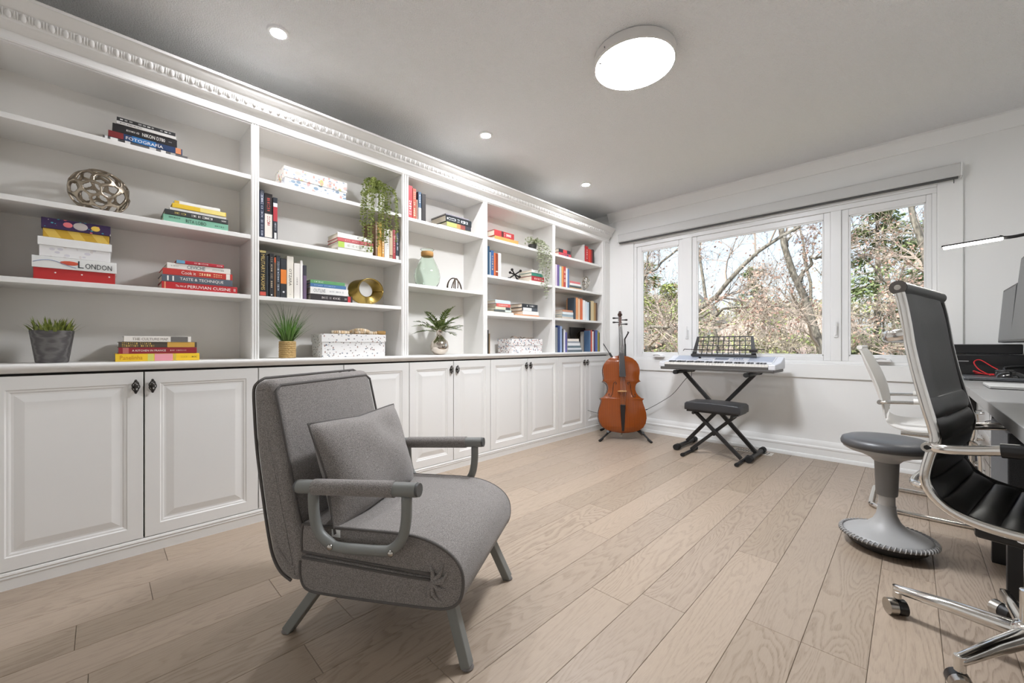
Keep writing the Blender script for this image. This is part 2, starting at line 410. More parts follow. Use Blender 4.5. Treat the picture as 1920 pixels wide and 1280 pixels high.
g = bpy.data.materials.new('window_glass'); g.use_nodes = True; nt = g.node_tree; nt.nodes.clear()
ou = nt.nodes.new('ShaderNodeOutputMaterial'); tr = nt.nodes.new('ShaderNodeBsdfTransparent'); gl = nt.nodes.new('ShaderNodeBsdfGlossy'); gl.inputs['Roughness'].default_value = .01
fz = nt.nodes.new('ShaderNodeFresnel'); fz.inputs[0].default_value = 1.07; mx = nt.nodes.new('ShaderNodeMixShader')
nt.links.new(fz.outputs[0], mx.inputs[0]); nt.links.new(tr.outputs[0], mx.inputs[1]); nt.links.new(gl.outputs[0], mx.inputs[2]); nt.links.new(mx.outputs[0], ou.inputs[0])
tr.inputs[0].default_value = (.97, .98, .97, 1)
for i, ((a0, a1), (s0, s1)) in enumerate(zip(PANES, SASH)):
    s = MB(); y0, y1 = .008, .06
    s.box(s0, a0, y0, y1, .81, 2.02); s.box(a1, s1, y0, y1, .81, 2.02); s.box(a0, a1, y0, y1, .81, PZ0); s.box(a0, a1, y0, y1, PZ1, 2.02)
    q = s.ob('sash', VINYL, win, bevel=.005)
    MB().box(a0 - .008, a1 + .008, .032, .036, PZ0 - .008, PZ1 + .008).ob('pane', g, q)
    b = MB()
    for c in ((a0, a0 + .012, PZ0, PZ1), (a1 - .012, a1, PZ0, PZ1), (a0, a1, PZ0, PZ0 + .012), (a0, a1, PZ1 - .012, PZ1)): b.box(c[0], c[1], .012, .03, c[2], c[3])
    b.ob('glazing_bead', VINYL, q, bevel=.003)
for xc in (-1.9, -.16):                                   # crank operators on the two casements
    c = MB(); c.prism([(-.06, 0), (.06, 0), (.05, .022), (-.05, .022)], -.055, .002, 'y')
    c.xf(Matrix.Translation((xc, 0, .812))); k = c.ob('crank_housing', VINYL, win, bevel=.004)
    MB().tube([(xc + .03, -.05, .835), (xc - .0, -.06, .845), (xc - .045, -.058, .838)], .007, 8).ob('crank_handle', VINYL, k, smooth=60)
for xc in (-1.612, -.43):
    k = MB().box(xc - .014, xc + .014, -.016, -.003, 1.0, 1.09).ob('lock_plate', VINYL, win, bevel=.004)
    MB().bar((xc + .002, -.02, 1.02), (xc + .006, -.03, 1.13), .012, .012).ob('lock_lever', VINYL, k, bevel=.003)
# roller blind cassette above the window
bl = thing('roller_blind', 'grey white roller blind cassette running above the wide window', 'blind', ((-2.35 + .24) / 2, YB - .018, 2.09))
hw = (.24 + 2.35) / 2
MB().prism([(0, .088), (-.05, .088), (-.058, .08), (-.058, .012), (-.05, 0), (0, 0)], -hw, hw, 'x').ob('cassette', mat('blind_grey', 'd0d0ce', .55), bl, bevel=.002)
for s_ in (-1, 1): MB().box(s_ * hw, s_ * (hw + .008), -.06, 0, -.002, .092).ob('end_cap', TRIMW, bl, bevel=.002)
MB().box(-hw + .01, hw - .01, -.046, -.02, -.012, -.001).ob('bottom_bar', mat('blind_bar', '4d4d4c', .6), bl)
MB().tube([(hw - .03, -.03, -.005), (hw - .03, -.03, -.04)], .002, 6).ob('pull_stop', mat('blind_bar', '4d4d4c'), bl)

# ceiling lamp and recessed lights
lp = thing('ceiling_lamp', 'round white drum ceiling lamp glowing in the middle of the ceiling', 'ceiling lamp', (-1.03, 1.955, ZC))
RL = .205
MB().lathe([(RL * .93, 0), (RL, -.004), (RL, -.05), (RL - .006, -.056)], 64).ob('drum', mat('lamp_rim', 'e4e1dd', .5), lp, smooth=40)
MB().lathe([(RL - .007, -.05), (RL - .008, -.0565), (RL - .03, -.0585), (0.0001, -.06)], 64).ob('diffuser', mat('lamp_glow', 'f4f8ff', .5, emit=LAMP), lp, smooth=60)
for a in (100, 255): MB().bar((math.cos(R(a)) * (RL + .001), math.sin(R(a)) * (RL + .001), -.03), (math.cos(R(a)) * (RL + .001), math.sin(R(a)) * (RL + .001), -.037), .008, .003).ob('retaining_screw', GREYM, lp)
MB().box(-.118, -.107, -.15, -.14, -.0605, -.0585).ob('sensor_window', GREYM, lp)
for i, (yy, lb) in enumerate(((.603, 'small round recessed ceiling light above the bay with the openwork metal egg'), (1.942, 'small round recessed ceiling light between the other two recessed lights'), (3.198, 'small round recessed ceiling light closest to the window wall'))):
    t = thing('recessed_light', lb, 'ceiling light', (-2.175, yy, ZC), group='recessed lights over the bookcase')
    MB().lathe([(.03, -.003), (.034, -.01), (.046, -.008), (.05, -.001), (.05, 0)], 32).ob('trim_ring', TRIMW, t, smooth=40)
    MB().lathe([(.031, -.004), (.02, -.006), (.0001, -.007)], 32).ob('lens', mat('spot_glow', 'f8f9ff', .5, emit=SPOT), t, smooth=60)

# ================================================================== BOOKCASE WALL
FX, DX = -2.495, -2.467                       # upright fronts, door fronts
UPR = [(-.345, -.305), (.562, .599), (1.453, 1.507), (2.199, 2.246), (3.099, 3.141), (3.992, 4.06)]
CAB = [-.311, .589, 1.497, 2.256, 3.16, 4.07]
CZ_ = .865
def nested(mb, y0, y1, z0, z1, prof):
    """rings of a panel facing +x: prof = [(inset, x)], last one filled"""
    vs = []; fs = []
    for ins, x in prof: vs += [(x, y0 + ins, z0 + ins), (x, y1 - ins, z0 + ins), (x, y1 - ins, z1 - ins), (x, y0 + ins, z1 - ins)]
    for i in range(len(prof) - 1):
        for k in range(4): fs.append((i*4+k, i*4+(k+1)%4, i*4+4+(k+1)%4, i*4+4+k))
    n = len(prof) - 1; fs.append((n*4, n*4+1, n*4+2, n*4+3))
    return mb.add(vs, fs)
# bird-cage door handle, shared mesh
hb_ = MB()
for k in range(5):
    hb_.tube([((.012 + .004) + math.cos(2*math.pi*k/5 + t*3.2) * .013 * math.sin(math.pi * (t*.86 + .07)), math.sin(2*math.pi*k/5 + t*3.2) * .013 * math.sin(math.pi * (t*.86 + .07)), (t - .5) * .05) for t in [j / 10 for j in range(11)]], .0022, 6)
hb_.sphere((.016, 0, .026), (.005, .005, .006), 8, 6); hb_.sphere((.016, 0, -.026), (.005, .005, .006), 8, 6); hb_.sphere((.016, 0, 0), (.006, .006, .008), 8, 6)
hb_.tube([(0, 0, .02), (.016, 0, .022)], .003, 6); hb_.tube([(0, 0, -.02), (.016, 0, -.022)], .003, 6)
hb_.tube([(0, 0, 0), (.016, 0, 0)], .004, 6); hb_.tube([(0, 0, 0), (.003, 0, 0)], .009, 12)
handle_me = hb_.mesh('handle', PEWTER, 60)
CABL = ['white cabinet with the widest doors, below the potted grass and yellow cookbook', 'white two-door cabinet behind the grey armchair back', 'white two-door cabinet below the silver vase with fern leaves', 'white two-door cabinet below the small flowered box with a ribbon', 'white two-door cabinet beside the cello in the corner']
for i in range(5):
    y0, y1 = CAB[i], CAB[i+1]
    t = thing('base_cabinet', CABL[i], 'cabinet', (DX, (y0 + y1) / 2, 0), group='base cabinets under the bookcase')
    hwid = (y1 - y0) / 2
    MB().box(XL + .001 - DX, -.024, -hwid + .001, hwid - .001, .0685, .827).ob('body', mat('cabinet_gap_shade', '2b2825', .8), t)  # body coloured dark: the shade in the door gaps is painted in
    for sd in (-1, 1):
        a, b = (-hwid + .002, -.0024) if sd < 0 else (.0024, hwid - .002)
        d = MB(); nested(d, a, b, .071, .818, [(0, -.022), (0, -.002), (.002, 0), (.052, 0), (.056, -.004), (.062, -.0045), (.068, -.0085), (.074, -.0085)])
        dm = d.ob('door', WHITE, t)
        p = MB(); nested(p, a + .0735, b - .0735, .071 + .0735, .818 - .0735, [(0, -.009), (.001, -.0085), (.026, -.0015), (.029, -.0008)]); p.ob('panel', WHITE, dm)
        h = bpy.data.objects.new('handle', handle_me); COL.objects.link(h); h.parent = dm; h.location = (0, sd * .028, .755)
ct = thing('countertop', 'long white countertop with moulded edge running on top of the cabinets', 'countertop', (DX, 1.9, .825))
cp = [(XL + .001 - DX, .003), (-.01, .003), (.004, .006), (.008, .012), (.014, .015), (.022, .02), (.026, .026), (.026, .034), (.022, .04), (XL + .001 - DX, .04)]
MB().prism(cp, -.355 - 1.9, 4.1 - 1.9, 'y').ob('slab', WHITE, ct, smooth=50)
pl = thing('plinth', 'white moulded plinth running along the foot of the cabinets', 'plinth', (DX, 1.9, 0))
pp = [(-.25, 0), (0, 0), (0, .042), (.004, .045), (.004, .048), (.001, .052), (.006, .058), (.004, .066), (-.004, .068), (-.25, .068)]
MB().prism(pp, -.345 - 1.9, 4.07 - 1.9, 'y').ob('board', WHITE, pl, smooth=40)

bk = thing('bookcase', 'built-in white bookcase with five open bays over the cabinets', 'bookcase', (FX, 1.9, CZ_))
def L3(y): return y - 1.9
zT = 2.111 - CZ_
MB().box(XL + .001 - FX, -2.75 - FX, L3(-.345), L3(4.06), 0, 2.27 - CZ_).ob('back_panel', SHELFW, bk)
for i, (a, b) in enumerate(UPR):
    u = MB(); u.box(-2.75 - FX, -.004, L3(a), L3(b), 0, 2.27 - CZ_)
    q = u.ob('upright', WHITE, bk)
    f = MB(); wd = b - a; n = 3
    f.box(-.004, -.001, L3(a), L3(b), 0, 2.14 - CZ_)
    for k in range(n):
        c0 = L3(a) + wd * (k + .5) / n
        f.tube([(-.001, c0, 0), (-.001, c0, 2.135 - CZ_)], wd / n * .36, 8)
    f.ob('reeded_face', WHITE, q, smooth=60)
MB().box(-2.75 - FX, 0, L3(-.345), L3(4.06), 2.111 - CZ_, 2.135 - CZ_).ob('top_panel', WHITE, bk)
SHZ = {1: [1.207, 1.525, 1.841], 2: [1.205, 1.523, 1.84], 3: [1.372, 1.832], 4: [1.205, 1.523, 1.836], 5: [1.208, 1.526, 1.84]}
for i in range(5):
    for z in SHZ[i+1]: MB().box(-2.749 - FX, -.002, L3(UPR[i][1]) + .0005, L3(UPR[i+1][0]) - .0005, z - .022 - CZ_, z - CZ_).ob('shelf', WHITE, bk, bevel=.0015)
crp = [(0, 2.118), (.006, 2.118), (.008, 2.124), (.004, 2.130), (.002, 2.133), (.002, 2.158), (.008, 2.162), (.012, 2.17), (.018, 2.176), (.024, 2.18), (.034, 2.183), (.036, 2.187), (.046, 2.222), (.052, 2.225), (.056, 2.23), (.066, 2.238), (.076, 2.25), (.082, 2.257), (.086, 2.258), (.086, 2.27), (-.02, 2.27), (-.02, 2.118)]
cr = MB().prism([(a, b - CZ_) for a, b in crp], L3(-.365), L3(4.14), 'y').ob('crown', WHITE, bk, smooth=35)
MB().box(-2.75 - FX, -.02, L3(-.32), L3(4.06), 2.235 - CZ_, 2.262 - CZ_).ob('dust_cover', mat('dust_board', '8f8b84', .9), bk)
eg = MB(); eg.sphere((0, 0, 0), (.007, .0095, .0155), 10, 6)
for k in (-1, 1): eg.tube([(-.003, k * .0145, -.014), (.003, k * .0145, 0), (.004, k * .0145, .014)], .0022, 5)
egm = eg.mesh('egg_and_dart', WHITE, 80)
for k in range(120):
    o = bpy.data.objects.new('egg_and_dart', egm); COL.objects.link(o); o.parent = cr; o.location = (.0425, L3(-.32 + .037 * k), 2.2045 - CZ_); o.rotation_euler = (0, R(16), 0)
MB().box(XL + .001 - FX, .0, L3(4.06), L3(4.16) - .001, -.0, 2.12 - CZ_).ob('end_filler', WHITE, bk)
MB().box(.0, .004, L3(4.075), L3(4.11), 0, 2.12 - CZ_).ob('end_moulding', WHITE, bk, bevel=.002)
struct(MB().box(XL, DX - .01, -.345, -.312, .0685, .825).ob('trim_5', WHITE))
ff = struct(MB().box(XL, DX - .01, 4.07, 4.159, 0, .825).ob('trim_4', WHITE))

# ================================================================== BOOKS
BG = 'books on the bookcase'
LEGIBLE = {'FOTOGRAFÍA', 'NIKON D780', 'RITA LOBO', 'PERUVIAN CUISINE  II', 'The Art of', 'TASTE & TECHNIQUE', 'Cook it', 'CEVICHE', 'Panelinha', 'A KITCHEN IN FRANCE', 'THE CULTURE MAP', 'OUTLIVE', 'OTZARA', 'MILITARY MAXIMS', '||', '1'}
YV, XV, ZV = Vector((0, 1, 0)), Vector((1, 0, 0)), Vector((0, 0, 1))
def book(name, label, loc, ln, th, dep, col, horiz, titles=(), bands=(), rough=.4, lean=0, pages=True):
    """spine faces +x. horiz: spine runs along y (ln), thickness along z.  upright: spine runs along z (ln), thickness along y"""
    c = MB(); bt = min(.0028, th * .18); ins = .004
    def bx(a0, a1, l0, l1, t0, t1, M=c):
        if horiz: M.box(a0, a1, l0, l1, t0, t1)
        else: M.box(a0, a1, t0, t1, l0, l1)
    bx(-.0035, 0, 0, ln, 0, th); bx(-dep, -.0035, 0, ln, 0, bt); bx(-dep, -.0035, 0, ln, th - bt, th)
    o = c.ob(name, paint(col, rough), loc=loc, bevel=.0012, seg=2); tag(o, label, 'book', BG)
    if lean: o.rotation_euler = (lean, 0, 0)
    pg = MB(); bx(-dep + ins, -.0034, ins, ln - ins, bt, th - bt, pg); pg.ob('pages', PAGES, o)
    for a, b, cc in bands:
        m = MB(); e = .0004
        l0, l1 = (a * ln, b * ln) if horiz else ((1 - b) * ln, (1 - a) * ln)
        bx(-.001, e, l0, l1, .0006, th - .0006, m); m.ob('spine_band', paint(cc, rough), o)
    for tt in titles:
        txt, tc, a, b, hf = tt[:5]; off = tt[5] if len(tt) > 5 else .5
        if not txt: continue
        if txt == '●':
            r_ = th * hf / 2; cpt = ((a + b) / 2 * ln, th * off) if horiz else (th * off, (1 - (a + b) / 2) * ln)
            MB().sphere((.0002, cpt[0], cpt[1]), (.0006, r_, r_), 12, 6).ob('spine_dot', paint(tc), o); continue
        if txt not in LEGIBLE:                       # lettering too small to read in the photograph: letter-sized strokes
            m = MB(); rq = random.Random(txt); l0, l1 = a * ln, b * ln; x_ = l0; hh = th * hf / 2; wl_ = (l1 - l0) / max(3, len(txt))
            for ch in txt:
                if ch != ' ':
                    e_ = hh * rq.uniform(.7, 1); w_ = wl_ * rq.uniform(.45, .75)
                    for z0_, z1_ in ((-e_, -e_ * .55), (e_ * .45, e_)) if rq.random() < .6 else ((-e_, e_),):
                        if horiz: m.box(-.001, .0007, x_, x_ + w_, th * off + z0_, th * off + z1_)
                        else: m.box(-.001, .0007, th * off + z0_, th * off + z1_, ln - x_ - w_, ln - x_)
                x_ += wl_
            m.ob('spine_print', paint(tc), o); continue
        if horiz: letter(o, txt, (.0004, (a + b) / 2 * ln, th * off), YV, ZV, (b - a) * ln, th * hf, paint(tc))
        else: letter(o, txt, (.0004, th * off, (1 - (a + b) / 2) * ln), -ZV, YV, (b - a) * ln, th * hf, paint(tc))
    return o
def hstack(z, items, xf=-2.515, dep=.185):
    for it in items:
        u0, u1, t, col, lab = it[:5]; ti = it[5] if len(it) > 5 else (); ba = it[6] if len(it) > 6 else ()
        x = xf - rnd.uniform(0, .006); y0, y1 = yx(u0, x), yx(u1, x)
        book('book', lab, (x, y0, z + .0006), y1 - y0, t, dep, col, True, ti, ba); z += t + .0006
    return z
def vrow(z, items, xf=-2.52):
    for it in items:
        u0, u1, h, col, lab = it[:5]; ti = it[5] if len(it) > 5 else (); ba = it[6] if len(it) > 6 else (); ln = it[7] if len(it) > 7 else 0
        dep = it[8] if len(it) > 8 else min(.19, h * .72)
        x = xf - rnd.uniform(0, .008); y0, y1 = yx(u0, x) + .0004, yx(u1, x) - .0004
        book('book', lab, (x, y0, z + .0006), h, y1 - y0, dep, col, False, ti, ba, lean=ln)
W = 'f4f1ea'; K = '1c1b1c'
# ---- bay 1
hstack(1.841, [
 (193, 352, .017, '5d5a58', 'thin grey patterned book at the bottom of the photography book stack', (), ((.02, .05, 'dddddd'), (.08, .16, 'e6e4e0'), (.18, .24, '3a3838'), (.24, .3, 'd8d6d2'), (.52, .6, 'c9c7c3'), (.66, .72, 'd9d7d2'), (.78, .84, 'aaa8a4'))),
 (203, 342, .028, '23395e', 'blue and maroon book titled FOTOGRAFIA under the black camera guide', (('FOTOGRAFÍA', W, .22, .72, .6),), ((0, .19, '7a2b2c'), (.3, .62, '2f6ea8'), (.9, .98, 'd58a5f'))),
 (211, 332, .037, '211f20', 'thick black camera guide lying in the photography book stack', (('NIKON D780', W, .44, .8, .42), ('MASTERING THE', W, .2, .4, .2), ('ill', 'cccccc', .86, .92, .1))),
 (218, 330, .014, 'cfccc7', 'pale grey book second from top of the photography book stack', (('COMO FOTOGRAFIAR', '55504c', .06, .42, .4),)),
 (219, 329, .017, '2a2929', 'thin black book with white marks topping the photography book stack', (('ill ilii ili', 'e0ded9', .05, .95, .3),))])
hstack(1.525, [
 (306, 428, .036, '7fb49a', 'mint green cookbook at the bottom of the stack beside the metal egg', (('RITA LOBO', '26332d', .33, .64, .46), ('panelinha', '4d6f60', .08, .25, .2, .7), ('senac', '4d6f60', .78, .94, .18))),
 (309, 428, .024, '3b3d3c', 'charcoal book lying on the mint green cookbook', (('Rosa Curi', 'd9c36a', .14, .32, .42), ('chk. As receitas', W, .4, .74, .5), ('editora', W, .88, .97, .3))),
 (318, 424, .012, 'eeece6', 'thin white book between the charcoal and the yellow book'),
 (323, 424, .021, 'e8c23a', 'yellow and white book near the top of the mint cookbook stack', (), ((.5, .98, 'f0dd86'),)),
 (327, 413, .014, 'f0efe9', 'thin white book with yellow end on top of the mint cookbook stack', (), ((0, .1, 'd9b23b'),))])
hstack(1.207, [
 (303, 445, .034, 'b8282c', 'red Peruvian cuisine cookbook at the bottom of its stack', (('PERUVIAN CUISINE  II', W, .32, .97, .42), ('The Art of', W, .17, .3, .3)), ((.03, .05, 'd98f6a'),)),
 (303, 436, .033, '5b626c', 'slate grey cookbook titled TASTE AND TECHNIQUE', (('TASTE & TECHNIQUE', W, .24, .86, .48), ('||', W, .07, .16, .7)), ()),
 (305, 436, .03, 'c23a33', 'red cookbook titled Cook it between the slate and white ones', (('Cook it', W, .25, .45, .5), ('ilili lili', 'f0cf9a', .5, .85, .5)), ((.9, .96, 'e9e3da'),)),
 (313, 432, .027, 'ece8e0', 'white cookbook titled CEVICHE', (('CEVICHE', '3f5560', .3, .58, .6), ('martin', '9a9a94', .06, .18, .2), ('morales', '9a9a94', .7, .9, .2)),),
 (331, 420, .016, 'b52d3a', 'thin red book with blue end topping the red cookbook stack', (('New Vegetarian', W, .36, .66, .4), ('quad', W, .84, .97, .35)), ((0, .17, '6aa6c4'),))])
hstack(CZ_, [
 (216, 374, .034, 'edc52c', 'yellow cookbook at the bottom of the stack on the counter', (('Panelinha', 'c98a12', .05, .3, .55), ('receitas', 'c2a030', .76, .84, .2), ('senac', '5b4a1c', .9, .97, .2)), ((.36, .43, 'cfd06a'), (.44, .66, 'e59aa4'), (.67, .7, 'cbb44c'))),
 (222, 369, .028, '8e2530', 'dark red French cookbook lying on the yellow one', (('A KITCHEN IN FRANCE', W, .16, .58, .3), ('MIMI THORISSON', 'e8c9c4', .64, .86, .22)), ((.05, .12, 'b76a66'),)),
 (222, 369, .025, '4d443a', 'dark book with golden leopard print lying under the white book', (('PATRICIA FLORES', 'c9a85a', .04, .4, .36, .72), ('INFINITE MIRRORS', 'c9a85a', .04, .44, .36, .28)), ((.6, .97, 'd1a24a'),)),
 (232, 358, .026, 'ebe6dd', 'white book titled THE CULTURE MAP topping the counter stack', (('THE CULTURE MAP', '8e857c', .12, .64, .45),), ((.68, .95, '6d6a66'),))])
# ---- bay 2
vrow(1.523, [
 (487, 495.6, .262, '2b3346', 'dark navy upright book against the upright, left of the black and white spine', (('POSITIONING', 'd6d9e0', .02, .3, .5), ('THE BATTLE FOR YOUR MIND', 'b9bfca', .33, .95, .45))),
 (496, 511, .252, '2a2322', 'thick black upright book with a white lower half and red lettering', (('SAMURAI', 'a8443a', .1, .4, .4), ('GUIDO', 'b4544c', .5, .72, .4)), ((.45, .96, 'e9e3d8'),)),
 (512, 520.5, .236, '272b33', 'dark upright book with a red block on its spine', (('1', W, .83, .97, .5), ('startup', 'c9ccd2', .6, .78, .35)), ((.13, .22, 'e4e4e4'), (.22, .56, 'b5333c')))])
hstack(1.523, [
 (634, 699, .022, 'ece8df', 'white book at the bottom of the pale stack under the hanging plant'),
 (634, 700, .036, 'e6e6dc', 'white book with lime green ends in the pale stack', (('ITALIAN KITCHEN BOOK', 'b8b4a8', .25, .85, .4),), ((0, .17, 'a9c63f'), (.9, .97, 'a4bf5a'))),
 (633, 700, .022, 'c0474a', 'red book in the pale stack under the hanging plant', (('THE FOOD LAB', 'e2a79e', .2, .8, .3),)),
 (633, 697, .03, 'efece4', 'white book topping the pale stack under the hanging plant', (('●', '4a443c', .56, .6, .25),))], dep=.16)
vrow(1.523, [
 (704, 708, .236, '8d6b4d', 'brown spined book with a beige cover beside the pale stack', (('SALT FAT ACID HEAT', 'e0c9a0', .1, .8, .5),)),
 (708, 716, .236, 'e2a62c', 'tall yellow orange upright book in the mixed row', (('THE SILVER SPOON', 'b87712', .1, .9, .4),)),
 (716.2, 720.5, .12, 'c98f3e', 'short golden paperback squeezed in the mixed row', (('PASTA', 'f2dfb0', .1, .8, .5),)),
 (720.7, 724, .2, 'd9d5cf', 'thin pale grey upright book in the mixed row'),
 (724.2, 730, .205, 'efece6', 'white upright book in the middle of the mixed row', (('Jerusalem', '8c8880', .15, .7, .35),)),
 (730.2, 736.5, .2, 'cbb393', 'tan upright book next to the red one in the mixed row', (), ((.86, .9, '6b4a36'), (.92, .94, '6b4a36'))),
 (736.7, 742, .205, 'b7373c', 'red upright book next to the navy one in the mixed row', (('ottolenghi', 'e9b9b0', .2, .8, .35),)),
 (742.2, 748.5, .21, '2f3440', 'dark navy upright book ending the mixed row', (('A CASA DA GENTE', 'c8ccd6', .2, .7, .45),), ((.86, .98, 'd9d9d4'),))])
vrow(1.205, [
 (487, 499, .25, '26231f', 'black upright book with gold lettering at the end of its row', (('MILITARY MAXIMS', 'c9b06a', .08, .86, .6),), ((0, .05, 'c9b878'), (.9, .98, 'c9564a'))),
 (499.3, 503.5, .225, '2d3338', 'thin black upright book behind the gold lettered one'),
 (505, 513.6, .24, '2b2a2c', 'black upright book with a small white dot', (('BOB IGER THE RIDE', 'b8a68c', .08, .8, .4), ('●', W, .93, .97, .35))),
 (514, 517.6, .225, '7b5a3e', 'thin brown upright book with an orange head', (), ((.02, .14, 'c8552e'),)),
 (518, 525.5, .235, '32363c', 'dark grey upright paperback with pale lettering', (('BREAKTHROUGH MARK', 'bfc6cf', .15, .85, .45),)),
 (526, 537.5, .222, '2b2d30', 'black upright book with a wide orange band', (('●', 'd9d9d9', .82, .88, .35),), ((.28, .64, 'e2812f'),)),
 (538, 550.5, .24, 'e8e2d4', 'thick ivory upright book with dark lettering', (('OTZARA', '5a5348', .3, .7, .4), ('i', '3a352f', .9, .96, .2))),
 (551.5, 562.5, .205, 'e9e4dc', 'white upright book shorter than the ivory one', (('BRASIL', '6f675c', .4, .62, .22),)),
 (563, 567.6, .225, 'efece6', 'thin white upright book beside the purple one'),
 (568.5, 575, .2, '6d5a74', 'purple and black upright book ending the row by the green stack', (), ((0, .3, '2c2c34'),))])
hstack(1.205, [
 (582, 661, .038, '2b2426', 'black book with a red mark at the bottom of the green and white stack', (('TOOLS OF TITANS', 'c8c0bc', .26, .7, .34), ('TIM', W, .8, .86, .25)), ((.88, .95, 'c4373c'),)),
 (582, 653, .041, 'eceae6', 'white book titled OUTLIVE in the middle of its stack', (('OUTLIVE', '6e7076', .08, .38, .5), ('PETER ATTIA MD', '9a9ca0', .5, .88, .25))),
 (582, 649, .02, '4672a0', 'blue paperback lying directly on the white OUTLIVE book', (('ENERGY MEDICINE', 'a9c3dd', .1, .7, .3),)),
 (582, 647, .02, '5f9a62', 'green paperback topping the blue and white stack', (('young forever', 'e6efe0', .1, .36, .4),))], dep=.16)
# ---- bay 3
vrow(1.832, [
 (765, 773.5, .235, 'c92f35', 'bright red tall upright book at the end of the short row', (('AMAZON', W, .45, .9, .45),), (), 0),
 (774, 780.5, .222, 'b8543c', 'rust red patterned upright book beside the bright red one', (('FOGO DE CHAO', 'e6c9a4', .1, .9, .5),)),
 (781, 784, .15, 'dcb59c', 'short peach paperback between the rust red and blue books'),
 (784.3, 790, .21, '3f5a73', 'blue grey upright book in the short row', (('PARIS', 'c9d4df', .1, .4, .4),), ((.55, .98, 'd5d3ce'),)),
 (791, 798.5, .205, '2a2422', 'black leaning upright book ending the short row', (), (), .0)])
hstack(1.832, [
 (823, 886, .014, 'ebe7df', 'white book at the bottom of the small stack under the black novel'),
 (838, 883, .034, 'a9b06a', 'green and orange spined book in the small stack', (), ((.4, .55, 'c98a5a'), (.55, .75, '8a4a44'), (.75, 1, '3a3a40'))),
 (836, 884, .05, '25292c', 'thick black novel with white lettering in the small stack', (('GEORGE R. MARTIN', 'd9dde0', .12, .86, .5), ('●', W, .04, .1, .3))),
 (836, 880, .008, '8d8b92', 'thin lilac grey booklet topping the small stack')], dep=.2)
# ---- bay 4
hstack(1.836, [
 (928, 972, .036, 'd8a45c', 'honey coloured book under the red book on the upper shelf'),
 (927, 964, .05, 'c23a3c', 'thick red book with white and black print near the trailing plant', (('O MUNDO', W, .5, .85, .5),), ((.35, .45, '5a2a2a'),))], dep=.19)
vrow(1.523, [
 (914.5, 918, .245, '2b4a63', 'tall dark blue upright book starting the blue and orange row'),
 (918.3, 920.6, .2, 'a8b4bd', 'thin pale blue upright booklet in the blue and orange row'),
 (920.9, 926, .215, '3b5f8e', 'mid blue upright book in the blue and orange row', (('WISDOM', 'd9b98a', .2, .8, .4),)),
 (926.3, 929.5, .2, 'd96a3c', 'orange upright book in the blue and orange row'),
 (929.8, 934, .2, '8a3f2a', 'rust brown upright book in the blue and orange row', (), ((.76, .8, 'e6d9c9'),)),
 (934.4, 939.5, .205, 'eeece8', 'white upright book ending the blue and orange row')])
hstack(1.523, [
 (993, 1022, .018, 'ece6da', 'white book at the bottom of the stack beside the jack sculpture'),
 (997, 1020.5, .044, 'b9333e', 'red hardback in the stack beside the jack sculpture', (('DUNE', 'e6b0a8', .2, .8, .4),)),
 (997, 1018, .03, '3f8f7a', 'teal green book lying on the red hardback'),
 (997, 1017, .026, 'e9e7e2', 'white book topping the stack beside the jack sculpture', (('VIDA', '4a6a6a', .3, .7, .5),))], dep=.17)
hstack(1.205, [
 (914.5, 963, .02, 'efe9de', 'white book at the bottom of the pastel stack'),
 (927, 960, .018, '5a5f5c', 'dark grey green book in the pastel stack', (), ((.6, .95, 'dfe8df'),)),
 (929, 958, .024, 'd9dcc4', 'cream green book in the pastel stack', (), ((.65, .95, '47474a'),)),
 (931, 957, .028, 'd8655c', 'coral red book in the pastel stack', (('HISTORIA', 'f0c9bc', .15, .85, .4),)),
 (929, 957, .03, 'cfdde4', 'pale blue book topping the pastel stack')], dep=.2, xf=-2.52)
hstack(1.205, [
 (966, 1011, .012, 'e39a6a', 'thin peach book at the bottom of the black and white stack'),
 (980, 1010, .034, 'eeeae2', 'white book in the black and white stack'),
 (979.5, 1008, .03, '50555c', 'slate book with a white half in the black and white stack', (), ((.05, .6, 'e9e9e6'),)),
 (979, 1008, .034, '2b2d31', 'black book with white marks topping the black and white stack', (('A ARTE', 'dcdcd8', .3, .8, .45),))], dep=.17)
vrow(CZ_, [(914.5, 916.3, .2, '2b2724', 'thin dark upright book beside the small flowered box'), (916.6, 919, .17, '7a6446', 'thin brown upright book beside the small flowered box')])
